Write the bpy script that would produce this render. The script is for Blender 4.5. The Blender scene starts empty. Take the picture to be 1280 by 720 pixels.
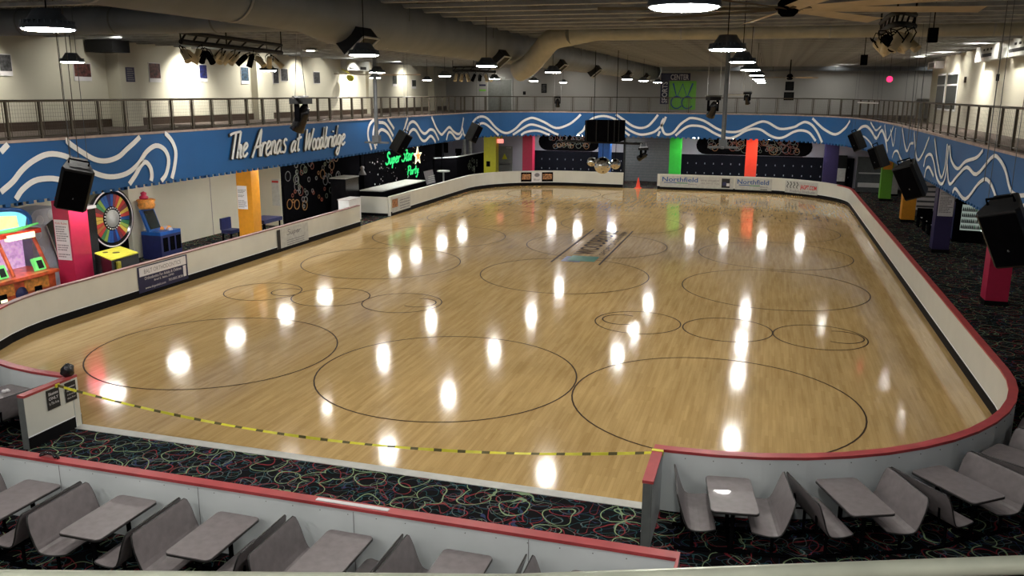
import bpy, math, random
import numpy as np
from mathutils import Vector, Matrix
random.seed(7)
C = bpy.context.scene
COL = C.collection
PI = math.pi

# ------------------------------------------------------------------ camera
CAMZ = 6.5
F, YAW, PIT, ROL = 1057.38, -0.28862, 0.22766, 0.00586
fw = Vector((math.sin(YAW)*math.cos(PIT), math.cos(YAW)*math.cos(PIT), -math.sin(PIT)))
rt = Vector((math.cos(YAW), -math.sin(YAW), 0)); up = rt.cross(fw)
r2 = rt*math.cos(ROL)+up*math.sin(ROL); u2 = -rt*math.sin(ROL)+up*math.cos(ROL)
def ray(x, y): return r2*((x-640)/F)-u2*((y-360)/F)+fw
CAM = Vector((0, 0, CAMZ))
def onX(x, y, X): d = ray(x, y); return CAM+d*(X/d.x)
def onY(x, y, Y): d = ray(x, y); return CAM+d*(Y/d.y)
def onZ(x, y, Z): d = ray(x, y); return CAM+d*((Z-CAMZ)/d.z)
cd = bpy.data.cameras.new('camera'); cd.sensor_width = 36; cd.lens = F/1280*36; cd.clip_end = 300; cd.clip_start = .05
co = bpy.data.objects.new('camera', cd); COL.objects.link(co)
m = Matrix((r2, u2, -fw)).transposed().to_4x4(); m.translation = CAM; co.matrix_world = m
C.camera = co

# ------------------------------------------------------------------ materials
def newmat(name):
    m = bpy.data.materials.new(name); m.use_nodes = True
    return m, m.node_tree, m.node_tree.nodes['Principled BSDF']
def mat(name, c, rough=.6, metal=0., var=.12, scale=6., emis=None, es=0., bump=0., coat=0., spec=None):
    m, t, b = newmat(name); N = t.nodes; L = t.links
    b.inputs['Roughness'].default_value = rough; b.inputs['Metallic'].default_value = metal
    if coat: b.inputs['Coat Weight'].default_value = coat
    if spec is not None: b.inputs['Specular IOR Level'].default_value = spec
    tc = N.new('ShaderNodeTexCoord'); nz = N.new('ShaderNodeTexNoise'); nz.inputs['Scale'].default_value = scale
    nz.inputs['Detail'].default_value = 4
    L.new(tc.outputs['Object'], nz.inputs['Vector'])
    cr = N.new('ShaderNodeValToRGB'); cr.color_ramp.elements[0].position = .3; cr.color_ramp.elements[1].position = .7
    cr.color_ramp.elements[0].color = [v*(1-var) for v in c]+[1]; cr.color_ramp.elements[1].color = [min(1, v*(1+var)) for v in c]+[1]
    L.new(nz.outputs['Fac'], cr.inputs['Fac']); L.new(cr.outputs['Color'], b.inputs['Base Color'])
    if bump:
        bp = N.new('ShaderNodeBump'); bp.inputs['Strength'].default_value = bump; bp.inputs['Distance'].default_value = .02
        L.new(nz.outputs['Fac'], bp.inputs['Height']); L.new(bp.outputs['Normal'], b.inputs['Normal'])
    if emis:
        b.inputs['Emission Color'].default_value = list(emis)+[1]; b.inputs['Emission Strength'].default_value = es
    return m

def wood_floor():
    m, t, b = newmat('maple_floor'); N = t.nodes; L = t.links
    tc = N.new('ShaderNodeTexCoord'); mp = N.new('ShaderNodeMapping'); mp.inputs['Rotation'].default_value = (0, 0, PI/2)
    L.new(tc.outputs['Object'], mp.inputs['Vector'])
    br = N.new('ShaderNodeTexBrick'); br.inputs['Scale'].default_value = 1
    br.inputs['Brick Width'].default_value = .9; br.inputs['Row Height'].default_value = .07; br.inputs['Mortar Size'].default_value = .0012
    br.inputs['Color1'].default_value = (.60, .415, .185, 1); br.inputs['Color2'].default_value = (.50, .335, .14, 1)
    br.inputs['Mortar'].default_value = (.38, .25, .11, 1); br.inputs['Bias'].default_value = -.25; br.offset = .37
    L.new(mp.outputs['Vector'], br.inputs['Vector'])
    mp2 = N.new('ShaderNodeMapping'); mp2.inputs['Scale'].default_value = (5, .35, 1); L.new(tc.outputs['Object'], mp2.inputs['Vector'])
    nz = N.new('ShaderNodeTexNoise'); nz.inputs['Scale'].default_value = 1.6; nz.inputs['Detail'].default_value = 6; L.new(mp2.outputs['Vector'], nz.inputs['Vector'])
    cr = N.new('ShaderNodeValToRGB'); cr.color_ramp.elements[0].position = .32; cr.color_ramp.elements[1].position = .62
    cr.color_ramp.elements[0].color = (.84, .79, .70, 1); cr.color_ramp.elements[1].color = (1.04, 1.03, 1.0, 1)
    L.new(nz.outputs['Fac'], cr.inputs['Fac'])
    mx = N.new('ShaderNodeMix'); mx.data_type = 'RGBA'; mx.blend_type = 'MULTIPLY'; mx.inputs['Factor'].default_value = .85
    L.new(br.outputs['Color'], mx.inputs['A']); L.new(cr.outputs['Color'], mx.inputs['B'])
    n2 = N.new('ShaderNodeTexNoise'); n2.inputs['Scale'].default_value = .22; n2.inputs['Detail'].default_value = 3; L.new(tc.outputs['Object'], n2.inputs['Vector'])
    c2 = N.new('ShaderNodeValToRGB'); c2.color_ramp.elements[0].position = .35; c2.color_ramp.elements[1].position = .65
    c2.color_ramp.elements[0].color = (.84, .84, .84, 1); c2.color_ramp.elements[1].color = (1, 1, 1, 1); L.new(n2.outputs['Fac'], c2.inputs['Fac'])
    m2 = N.new('ShaderNodeMix'); m2.data_type = 'RGBA'; m2.blend_type = 'MULTIPLY'; m2.inputs['Factor'].default_value = 1
    L.new(mx.outputs['Result'], m2.inputs['A']); L.new(c2.outputs['Color'], m2.inputs['B'])
    L.new(m2.outputs['Result'], b.inputs['Base Color'])
    b.inputs['Roughness'].default_value = .095; b.inputs['Coat Weight'].default_value = .0; b.inputs['Coat Roughness'].default_value = .05
    return m

def carpet(name='squiggle_carpet'):
    m, t, b = newmat(name); N = t.nodes; L = t.links
    tc = N.new('ShaderNodeTexCoord'); b.inputs['Roughness'].default_value = .95; b.inputs['Specular IOR Level'].default_value = .08
    def math_(op, a, v=None):
        n = N.new('ShaderNodeMath'); n.operation = op
        L.new(a, n.inputs[0])
        if v is not None: n.inputs[1].default_value = v
        return n.outputs[0]
    cur = None
    # (colour, kind, scale, centre, half width, offset, wobble)
    specs = [((.03, .04, .10), 'n', 2.4, .5, .009, 13, 1.0), ((.02, .075, .085), 'v', 3.1, .36, .022, 5, .22), ((.22, .028, .036), 'v', 1.7, .33, .016, 9, .34), ((.15, .025, .03), 'n', 1.5, .5, .004, 3, 1.3),
             ((.12, .14, .14), 'v', 2.3, .30, .014, 21, .30), ((.24, .33, .18), 'v', 1.45, .37, .0125, 0, .36), ((.20, .28, .16), 'n', 1.25, .5, .0032, 17, 1.2)]
    for col, kind, sc, cen, w, off, wob in specs:
        mp = N.new('ShaderNodeMapping'); mp.inputs['Location'].default_value = (off, off*.7, 0); L.new(tc.outputs['Object'], mp.inputs['Vector']); vec = mp.outputs['Vector']
        if kind == 'n':
            nz = N.new('ShaderNodeTexNoise'); nz.inputs['Scale'].default_value = sc; nz.inputs['Detail'].default_value = 0; nz.inputs['Distortion'].default_value = wob
            L.new(vec, nz.inputs['Vector']); src = nz.outputs['Fac']
        else:
            nd = N.new('ShaderNodeTexNoise'); nd.inputs['Scale'].default_value = sc*1.3; nd.inputs['Detail'].default_value = 0; L.new(vec, nd.inputs['Vector'])
            vm = N.new('ShaderNodeVectorMath'); vm.operation = 'SCALE'; vm.inputs['Scale'].default_value = wob; L.new(nd.outputs['Color'], vm.inputs[0])
            va = N.new('ShaderNodeVectorMath'); va.operation = 'ADD'; L.new(vec, va.inputs[0]); L.new(vm.outputs[0], va.inputs[1])
            vo = N.new('ShaderNodeTexVoronoi'); vo.voronoi_dimensions = '2D'; vo.inputs['Scale'].default_value = sc; L.new(va.outputs[0], vo.inputs['Vector']); src = vo.outputs['Distance']
        l = math_('LESS_THAN', math_('ABSOLUTE', math_('SUBTRACT', src, cen)), w)
        mx = N.new('ShaderNodeMix'); mx.data_type = 'RGBA'; L.new(l, mx.inputs['Factor'])
        if cur is None: mx.inputs['A'].default_value = (.005, .005, .006, 1)
        else: L.new(cur.outputs['Result'], mx.inputs['A'])
        mx.inputs['B'].default_value = list(col)+[1]; cur = mx
    L.new(cur.outputs['Result'], b.inputs['Base Color'])
    return m

def ruled(name, base, line, sx, sz, axis=0, r=.12):
    """surface with small regular studs"""
    m, t, b = newmat(name); N = t.nodes; L = t.links
    tc = N.new('ShaderNodeTexCoord'); sp = N.new('ShaderNodeSeparateXYZ'); L.new(tc.outputs['Object'], sp.inputs[0])
    out = []
    for k, s in ((axis, sx), (2, sz)):
        d = N.new('ShaderNodeMath'); d.operation = 'DIVIDE'; d.inputs[1].default_value = s; L.new(sp.outputs[k], d.inputs[0])
        f = N.new('ShaderNodeMath'); f.operation = 'FRACT'; L.new(d.outputs[0], f.inputs[0])
        g = N.new('ShaderNodeMath'); g.operation = 'LESS_THAN'; g.inputs[1].default_value = r*(1 if k == 2 else .6)*1.6; L.new(f.outputs[0], g.inputs[0]); out.append(g)
    mu = N.new('ShaderNodeMath'); mu.operation = 'MULTIPLY'; L.new(out[0].outputs[0], mu.inputs[0]); L.new(out[1].outputs[0], mu.inputs[1])
    mx = N.new('ShaderNodeMix'); mx.data_type = 'RGBA'; L.new(mu.outputs[0], mx.inputs['Factor'])
    mx.inputs['A'].default_value = list(base)+[1]; mx.inputs['B'].default_value = list(line)+[1]
    L.new(mx.outputs['Result'], b.inputs['Base Color']); b.inputs['Roughness'].default_value = .8; b.inputs['Specular IOR Level'].default_value = .04
    return m

M = dict(
 wood=wood_floor(), carpet=carpet(),
 board=mat('white_board_panel', (.66, .66, .60), .35, var=.04, scale=1.5, coat=.2),
 tapeink=mat('tape_printing', (.10, .085, .02), .5),
 backing=mat('blue_white_backing', (.74, .79, .81), .4, var=.04, scale=1.5),
 mauve=mat('mauve_grey_cap', (.26, .15, .15), .5),
 cap=mat('red_cap_rail', (.42, .055, .06), .4, var=.15, scale=3),
 kick=mat('black_kick_strip', (.004, .004, .005), .7, spec=.15),
 endpost=mat('grey_end_post', (.12, .13, .13), .5),
 blue=mat('blue_fascia_paint', (.008, .10, .31), .6, var=.05, scale=.8),
 white=mat('white_paint', (.88, .90, .92), .5, var=.03),
 offw=mat('cream_wall_paint', (.60, .57, .47), .8, var=.04, scale=.7),
 offd=mat('grey_wall_paint', (.40, .39, .37), .8, var=.05, scale=.7),
 lilac=mat('lilac_grey_wall_paint', (.42, .42, .50), .8, var=.04, scale=.7),
 black=mat('matte_black', (.004, .004, .005), .85, spec=.0), gloss=mat('gloss_black', (.01, .01, .012), .18),
 dark=mat('dark_charcoal', (.009, .009, .010), .6, spec=.25), dwall=mat('dark_right_wall', (.12, .12, .13), .8),
 ceil=mat('ceiling_deck_grey', (.11, .118, .13), .8, var=.4, scale=2.5), joist=mat('joist_grey', (.36, .37, .38), .65, var=.25, scale=3),
 duct=mat('grey_duct', (.175, .195, .22), .55, .1, var=.15, scale=1.2), ductl=mat('beige_duct', (.42, .41, .35), .5, .1, var=.12, scale=3),
 rail=mat('bronze_rail', (.10, .085, .065), .4, .5), railw=mat('pale_rail_pipe', (.42, .44, .36), .35, .2),
 steel=mat('brushed_steel', (.45, .45, .46), .3, .9), chrome=mat('chrome', (.8, .8, .8), .08, 1.0, var=.02),
 galv=mat('grey_steel', (.13, .14, .15), .5, .4), lam=mat('grey_brown_laminate', (.20, .175, .18), .42, var=.12, scale=9, coat=.15),
 edge=mat('dark_laminate_edge', (.02, .02, .02), .35),
 slab=mat('slab_edge_tile', (.42, .33, .30), .7, var=.2, scale=4), bfloor=mat('balcony_carpet', (.10, .075, .065), .9, var=.3, scale=4),
 red=mat('crimson_pillar_paint', (.50, .02, .075), .45, var=.06), red2=mat('bright_red_orange', (.85, .05, .02), .45, var=.04),
 orange=mat('amber_pillar_paint', (.72, .30, .02), .45, var=.06), yellow=mat('yellow_paint', (.62, .60, .03), .45, var=.05),
 green=mat('green_pillar_paint', (.03, .55, .05), .45, var=.05), green2=mat('leaf_green_pillar_paint', (.13, .36, .03), .45, var=.05),
 purple=mat('indigo_pillar_paint', (.028, .02, .085), .45, var=.06), navy=mat('navy_paint', (.015, .02, .09), .4), bluep=mat('blue_pillar_paint', (.01, .09, .36), .45),
 paper=mat('white_paper', (.72, .70, .72), .7, var=.03), ink=mat('grey_ink', (.22, .21, .23), .7), inkb=mat('black_ink', (.01, .01, .012), .6),
 inkn=mat('navy_ink', (.01, .012, .06), .5), inkblue=mat('blue_ink', (.03, .10, .32), .5), inkg=mat('green_ink', (.03, .25, .10), .5), inkr=mat('red_ink', (.5, .02, .02), .5),
 wgreen=mat('lime_sign', (.22, .62, .08), .5, var=.06), tape=mat('yellow_tape', (.75, .70, .05), .4), tan=mat('beige_lamp_can', (.60, .50, .32), .4, .1),
 blade=mat('beige_fan_blade', (.62, .50, .34), .4, var=.12, scale=3), brown=mat('brown_metal', (.05, .03, .02), .4, .2),
 lampbody=mat('lamp_housing', (.10, .12, .15), .45, .5),
 neon=mat('neon_green', (.0, .3, .08), .4, emis=(.05, 1, .25), es=.7), neonw=mat('neon_white', (.5, .5, .5), .4, emis=(1, .9, .5), es=1.2),
 neono=mat('neon_orange', (.6, .15, .05), .4, emis=(1, .25, .06), es=1.0), neonp=mat('neon_purple', (.2, .05, .3), .4, emis=(.3, .1, .5), es=.6),
 lamp=mat('lamp_glow', (1, 1, 1), .5, emis=(1, .97, .90), es=190.0), lampu=mat('underside_lamp_glow', (1, 1, 1), .5, emis=(1, .97, .90), es=85.0),
 lampd=mat('ceiling_downlight_glow', (1, 1, 1), .5, emis=(1, .96, .85), es=90.0),
 exitm=mat('exit_sign_glow', (.8, .1, .1), .5, emis=(1, .25, .2), es=1.6), redlamp=mat('red_beacon_glow', (.8, .02, .08), .5, emis=(1, .02, .10), es=2.5),
 glowv=mat('vending_glow', (.9, .95, .9), .5, emis=(.85, 1, .9), es=2.2), glowm=mat('marquee_glow', (.1, .5, .7), .5, var=.6, scale=5, emis=(.25, .75, .9), es=.9),
 glowd=mat('vending_back_glow', (.2, .22, .2), .5, emis=(.7, .85, .75), es=.25),
 glowy=mat('marquee_picture_glow', (.6, .6, .2), .5, var=.7, scale=4, emis=(.85, .85, .45), es=.7),
 glowc=mat('arcade_screen_glow', (.5, .5, .5), .4, var=.6, scale=7, emis=(.7, .35, .8), es=.55), arcr=mat('arcade_red_orange', (.62, .10, .03), .4, var=.4, scale=4, coat=.3),
 arcg=mat('arcade_green', (.15, .62, .12), .4, emis=(.2, 1, .3), es=.35), lav=mat('lavender_silver', (.44, .46, .56), .45, .0, var=.08), lav2=mat('pale_lavender', (.60, .61, .70), .4, .1),
 brownp=mat('food_photo', (.35, .16, .07), .5, var=.9, scale=9), greyd=mat('grey_door_paint', (.20, .21, .20), .5), greyl=mat('pale_grey_panel', (.50, .51, .49), .5),
 studs=ruled('studded_black_wall', (.008, .009, .014), (.28, .30, .36), .62, .70, 0, .10), concr=mat('pale_transition_strip', (.50, .50, .47), .5, var=.08),
 glass=mat('dark_glass', (.02, .025, .025), .08), cone=mat('traffic_cone_orange', (.90, .07, .03), .5, var=.05), logobg=mat('floor_logo_green', (.03, .16, .10), .3), logob=mat('floor_logo_navy', (.02, .04, .14), .3),
 line=mat('floor_line', (.035, .018, .008), .6, spec=.1),
 bag=mat('black_plastic_bag', (.012, .012, .014), .15, bump=.6, scale=25), ochre=mat('yellow_console_top', (.50, .48, .04), .4, var=.15, scale=8), fanw=mat('wooden_orange_topper', (.72, .28, .05), .5, var=.4, scale=9),
)
for i, c in enumerate([(.55, .05, .04), (.70, .50, .08), (.05, .22, .10), (.02, .10, .38), (.22, .04, .05), (.03, .03, .14), (.28, .42, .07), (.45, .16, .04)]):
    M['w%d' % i] = mat('wheel_wedge_%d' % i, c, .4, var=.05)
for i, c in enumerate([(.28, .13, .04), (.14, .16, .12), (.22, .06, .04), (.17, .17, .18), (.09, .12, .14)]):
    M['r%d' % i] = mat('mural_ring_%d' % i, c, .6)
for i, c in enumerate([(.05, .05, .055), (.09, .03, .025), (.015, .02, .10), (.03, .06, .10), (.03, .035, .03)]):
    M['p%d' % i] = mat('poster_print_%d' % i, c, .5, var=.98, scale=9)

# ------------------------------------------------------------------ mesh builder
class MB:
    def __init__(s): s.v = []; s.f = []; s.m = []; s.smooth = []
    def add(s, vs, fs, mi=0, sm=False):
        o = len(s.v); s.v += [tuple(v) for v in vs]
        for f in fs: s.f.append([o+i for i in f]); s.m.append(mi); s.smooth.append(sm)
        return s
    def box(s, a, b, mi=0, rot=None, piv=None):
        x0, y0, z0 = a; x1, y1, z1 = b
        vs = [Vector(p) for p in ((x0, y0, z0), (x1, y0, z0), (x1, y1, z0), (x0, y1, z0), (x0, y0, z1), (x1, y0, z1), (x1, y1, z1), (x0, y1, z1))]
        if rot is not None:
            pv = Vector(piv) if piv is not None else (Vector(a)+Vector(b))/2
            vs = [rot @ (v-pv)+pv for v in vs]
        return s.add(vs, [(0, 3, 2, 1), (4, 5, 6, 7), (0, 1, 5, 4), (1, 2, 6, 5), (2, 3, 7, 6), (3, 0, 4, 7)], mi)
    def rings(s, rings, mi=0, caps=True, sm=True, closed=False):
        n = len(rings[0]); vs = [p for r in rings for p in r]; fs = []
        R = len(rings)
        for i in range(R if closed else R-1):
            for j in range(n): fs.append((i*n+j, i*n+(j+1) % n, ((i+1) % R)*n+(j+1) % n, ((i+1) % R)*n+j))
        s.add(vs, fs, mi, sm)
        if caps and not closed:
            s.add(rings[0], [tuple(range(n))[::-1]], mi); s.add(rings[-1], [tuple(range(n))], mi)
        return s
    def tube(s, pts, r, mi=0, seg=10, caps=True):
        pts = [Vector(p) for p in pts]; rr = r if isinstance(r, (list, tuple)) else [r]*len(pts); rings = []
        u = None
        for i, p in enumerate(pts):
            d = (pts[min(i+1, len(pts)-1)]-pts[max(i-1, 0)]).normalized()
            if u is None: u = d.orthogonal().normalized()
            else: u = (u-d*u.dot(d)).normalized()
            w = d.cross(u)
            rings.append([p+(u*math.cos(a)+w*math.sin(a))*rr[i] for a in [2*PI*k/seg for k in range(seg)]])
        return s.rings(rings, mi, caps)
    def lathe(s, prof, c=(0, 0, 0), seg=20, mi=0, axis='z', sm=True):
        c = Vector(c); rings = []
        for r, h in prof:
            ring = []
            for k in range(seg):
                a = 2*PI*k/seg; x, y = r*math.cos(a), r*math.sin(a)
                ring.append(c+Vector({'z': (x, y, h), 'x': (h, x, y), 'y': (x, h, y)}[axis]))
            rings.append(ring)
        return s.rings(rings, mi, True, sm)
    def ball(s, c, r, mi=0, seg=14, n=8):
        return s.lathe([(max(.001, r*math.sin(PI*i/n)), -r*math.cos(PI*i/n)) for i in range(n+1)], c, seg, mi)
    def prism(s, poly, z0, z1, mi=0):
        n = len(poly)
        vs = [(x, y, z0) for x, y in poly]+[(x, y, z1) for x, y in poly]
        fs = [tuple(range(n))[::-1], tuple(range(n, 2*n))]+[(i, (i+1) % n, n+(i+1) % n, n+i) for i in range(n)]
        return s.add(vs, fs, mi)
    def slabp(s, pts, nrm, th, mi=0):
        """planar polygon pts thickened along nrm"""
        nrm = Vector(nrm).normalized()*th; n = len(pts); pts = [Vector(p) for p in pts]
        vs = pts+[p+nrm for p in pts]
        return s.add(vs, [tuple(range(n))[::-1], tuple(range(n, 2*n))]+[(i, (i+1) % n, n+(i+1) % n, n+i) for i in range(n)], mi)
    def ribbon(s, pts, w, side, nrm, th=.01, mi=0):
        """flat strip following pts; side(i)->direction of width computed from nrm x tangent"""
        pts = [Vector(p) for p in pts]; n = len(pts); A = []; B = []
        for i, p in enumerate(pts):
            nn = (nrm[i] if isinstance(nrm, list) else Vector(nrm)).normalized()
            t = (pts[min(i+1, n-1)]-pts[max(i-1, 0)]).normalized(); sd = nn.cross(t).normalized()
            ww = w[i] if isinstance(w, list) else w
            A.append(p+sd*ww/2); B.append(p-sd*ww/2)
        nl = [(nrm[i] if isinstance(nrm, list) else Vector(nrm)).normalized()*th for i in range(n)]
        rings = [[A[i], B[i], B[i]+nl[i], A[i]+nl[i]] for i in range(n)]
        return s.rings(rings, mi, True, False)
    def build(s, name, mats, parent=None, origin=None, world=True):
        if not isinstance(mats, (list, tuple)): mats = [mats]
        if not s.v: return None
        vs = np.array(s.v, float)
        if parent is not None: off = np.array(parent['_o']) if world and '_o' in parent else np.zeros(3)
        elif origin is not None: off = np.array(origin, float)
        else:
            lo, hi = vs.min(0), vs.max(0); off = np.array([(lo[0]+hi[0])/2, (lo[1]+hi[1])/2, lo[2]])
        me = bpy.data.meshes.new(name); me.from_pydata([tuple(v) for v in (vs-off)], [], s.f)
        for mm in mats: me.materials.append(M[mm] if isinstance(mm, str) else mm)
        me.polygons.foreach_set('material_index', s.m); me.polygons.foreach_set('use_smooth', s.smooth)
        me.update()
        o = bpy.data.objects.new(name, me); COL.objects.link(o)
        if parent is not None: o.parent = parent
        else: o.location = off
        o['_o'] = [float(q) for q in off]
        return o

def tag(o, label, cat, group=None, kind=None):
    o['label'] = label; o['category'] = cat
    if group: o['group'] = group
    if kind: o['kind'] = kind
    return o
def struct(o): o['kind'] = 'structure'; return o
def thing(name, label, cat, loc, group=None, rz=0., kind=None):
    o = bpy.data.objects.new(name, None); COL.objects.link(o); o.location = loc; o.rotation_euler = (0, 0, rz); o.empty_display_size = .1
    o['_o'] = [float(v) for v in loc]
    return tag(o, label, cat, group, kind)
def local(o): o['_o'] = [0., 0., 0.]; return o
def dup(root, loc, rz=0., label=None, group=None, scale=None):
    r = root.copy(); COL.objects.link(r); r.location = loc; r.rotation_euler = (0, 0, rz)
    if scale: r.scale = (scale,)*3
    if label: r['label'] = label
    if group: r['group'] = group
    for ch in list(root.children):
        c = ch.copy(); COL.objects.link(c); c.parent = r
        for g in list(ch.children):
            d = g.copy(); COL.objects.link(d); d.parent = c
    return r

def smooth(pts, k=5):
    pts = [Vector(p) for p in pts]
    if len(pts) < 3: return pts
    P = [pts[0]*2-pts[1]]+pts+[pts[-1]*2-pts[-2]]; out = []
    for i in range(1, len(P)-2):
        for j in range(k):
            t = j/k; a, b, c, d = P[i-1], P[i], P[i+1], P[i+2]
            out.append(.5*((2*b)+(c-a)*t+(2*a-5*b+4*c-d)*t*t+(-a+3*b-3*c+d)*t**3))
    out.append(pts[-1]); return out

def text(s, o, u, v, h, ma, parent, name='lettering', width=None, th=.006, align='L', world=True, shear=0., bold=0.):
    """text laid on a plane: o origin, u reading direction, v up direction"""
    cu = bpy.data.curves.new(name, 'FONT'); cu.body = s; cu.size = 1; cu.shear = shear; cu.offset = bold; cu.resolution_u = 3
    ob = bpy.data.objects.new(name, cu); COL.objects.link(ob)
    dg = bpy.context.evaluated_depsgraph_get(); me = bpy.data.meshes.new_from_object(ob.evaluated_get(dg))
    bpy.data.objects.remove(ob); bpy.data.curves.remove(cu)
    vs = np.array([tuple(p.co) for p in me.vertices])
    if len(vs) == 0: return None
    lo, hi = vs.min(0), vs.max(0); k = h/.72
    kx = k if width is None else width/max(1e-6, hi[0]-lo[0])
    u = Vector(u).normalized(); v = Vector(v).normalized(); n = u.cross(v); o = Vector(o)
    x0 = {'L': lo[0], 'C': (lo[0]+hi[0])/2, 'R': hi[0]}[align]
    mb = MB(); mb.add([o+u*((p[0]-x0)*kx)+v*(p[1]*k)+n*th for p in vs], [tuple(p.vertices) for p in me.polygons])
    bpy.data.meshes.remove(me)
    return mb.build(name, ma, parent, world=world)

# ------------------------------------------------------------------ handwriting strokes
def ell(cx, cy, rx, ry, a0=90, a1=470, n=12): return [(cx+rx*math.cos(math.radians(a0+(a1-a0)*i/n)), cy+ry*math.sin(math.radians(a0+(a1-a0)*i/n))) for i in range(n+1)]
G = {
 'T': ([[(0, .93), (.22, .98), (.75, 1.0)], [(.42, 1), (.36, .5), (.3, 0)]], .58),
 'h': ([[(.18, 1), (.12, .5), (.06, 0)], [(.08, .25), (.2, .47), (.3, .42), (.27, .18), (.3, .0), (.38, .05)]], .42),
 'e': ([[(.05, .22), (.22, .3), (.32, .42), (.2, .52), (.06, .35), (.06, .1), (.18, 0), (.38, .12)]], .38),
 'A': ([[(0, 0), (.28, .55), (.52, 1), (.5, .5), (.56, 0)], [(.12, .34), (.62, .40)]], .62),
 'r': ([[(.08, .5), (.06, .25), (.04, 0)], [(.06, .28), (.18, .48), (.32, .46)]], .32),
 'n': ([[(.08, .5), (.06, .25), (.04, 0)], [(.06, .25), (.2, .5), (.3, .4), (.27, .08), (.38, .04)]], .4),
 'a': ([[(.32, .45), (.18, .5), (.04, .3), (.04, .06), (.15, .02), (.3, .3), (.33, .5), (.3, .1), (.4, .02)]], .42),
 's': ([[(.32, .45), (.2, .52), (.1, .38), (.26, .2), (.2, .02), (.02, .04)]], .36),
 't': ([[(.18, .88), (.12, .3), (.14, .02), (.26, .06)], [(.0, .54), (.34, .58)]], .32),
 'W': ([[(.08, 1), (.04, .4), (.04, .02), (.2, .4), (.34, .8), (.34, .3), (.38, .04), (.56, .5), (.74, 1)]], .70),
 'o': ([ell(.18, .25, .15, .25)], .36),
 'd': ([[(.28, .45), (.14, .5), (.03, .3), (.05, .05), (.16, .02), (.3, .4), (.36, 1.0), (.32, .3), (.36, .02)]], .42),
 'b': ([[(.18, 1), (.1, .4), (.06, .02)], [(.08, .2), (.2, .48), (.33, .38), (.3, .1), (.15, 0), (.06, .06)]], .38),
 'i': ([[(.1, .5), (.07, .2), (.1, .02), (.16, .04)], [(.13, .70), (.14, .76)]], .2),
 'g': ([[(.3, .45), (.15, .5), (.03, .3), (.07, .08), (.2, .12), (.33, .48), (.26, -.1), (.12, -.42), (-.02, -.3), (.12, -.08)]], .4),
 'S': ([[(.5, .82), (.38, 1), (.2, .9), (.2, .66), (.4, .42), (.34, .08), (.12, 0), (-.02, .16)]], .5),
 'u': ([[(.04, .5), (.04, .12), (.14, .0), (.28, .2), (.32, .5), (.3, .1), (.4, .02)]], .42),
 'p': ([[(.08, .5), (.05, .0), (.02, -.4)], [(.07, .25), (.2, .5), (.33, .35), (.25, .05), (.07, .05)]], .4),
 'P': ([[(.12, 1), (.1, .5), (.06, 0)], [(.0, .9), (.25, 1.02), (.48, .85), (.4, .55), (.12, .48)]], .46),
 'y': ([[(.04, .5), (.06, .2), (.16, .1), (.3, .5), (.24, -.1), (.1, -.42), (-.02, -.3)]], .4),
}
def write(word, f, w, nrm, mb, th=.02, mi=0, off=(0, 0, 0), slant=.0):
    """f(u,v) -> world point, u in 0..1 along the word"""
    tot = sum(G[c][1] for c in word); x = 0
    for c in word:
        for st in G[c][0]:
            pts = [f((x+px+slant*py)/tot, py)+Vector(off) for px, py in st]
            sp = smooth(pts, 4) if len(pts) > 2 else pts
            mb.ribbon(sp, w, None, nrm, th, mi)
        x += G[c][1]

# ================================================================== THE SETTING
XL, XR, YF, YB, RC = -19.0, 4.9, 12.7, 59.2, 6.0
FX0, FX1, FZT, FZB, FYB = -19.25, 5.5, 5.1, 3.52, 60.0
def arc(cx, cy, r, a0, a1, n=14): return [(cx+r*math.cos(math.radians(a0+(a1-a0)*i/n)), cy+r*math.sin(math.radians(a0+(a1-a0)*i/n))) for i in range(n+1)]
rink = arc(XR-RC, YF+RC, RC, -90, 0)+arc(XR-RC, YB-RC, RC, 0, 90)+arc(XL+RC, YB-RC, RC, 90, 180)+arc(XL+RC, YF+RC, RC, 180, 270)
mb = MB(); mb.prism(rink, -.1, 0.0)
floor = struct(mb.build('floor', 'wood', origin=(0, 0, 0)))
# carpeted ground around and below
mb = MB(); mb.box((-27, -4, -.3), (14, 68, -.012)); mb.box((-12.68, 9.0, -.012), (-1.4, 12.52, -.004))
struct(mb.build('floor_carpet', 'carpet', origin=(0, 0, 0)))
mb = MB(); mb.box((-12.68, 12.5, -.05), (-1.4, 12.72, .006)); struct(mb.build('trim_1', 'concr'))
# painted lines
mb = MB()
def ringline(cx, cy, r, w=.036, a0=0, a1=360, n=64, z=.004):
    pts = [(cx+r*math.cos(math.radians(a0+(a1-a0)*i/n)), cy+r*math.sin(math.radians(a0+(a1-a0)*i/n)), z) for i in range(n+1)]
    mb.ribbon(pts, w, None, (0, 0, 1), .002)
for sgn in (0, 1):
    fy = (lambda y: y) if sgn == 0 else (lambda y: 72-y)
    for cx in (-13.25, -6.9, -.72): ringline(cx, fy(17.85), 3.07)
    for cx in (-14.1, -6.8, .55): ringline(cx, fy(29.6), 3.07)
    for cx in (-3.25, -.72, 1.75):
        ringline(cx, fy(23.8), 1.23)
    for cx in (-10.7, -13.2, -15.7): ringline(cx, fy(23.85), 1.25)
    ringline(-3.75, fy(23.95), .55, .04, 60, 330, 30); ringline(2.3, fy(23.95), .6, .04, -120, 110, 30); ringline(-10.2, fy(24), .55, .04, -120, 110, 30)
    ringline(-14.9, fy(24), .5, .04, 60, 330, 30)
for cx in (-6.85, .6, -14.2): ringline(cx, 36, 3.05)
struct(mb.build('floor_lines', 'line', origin=(0, 0, 0)))
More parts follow.
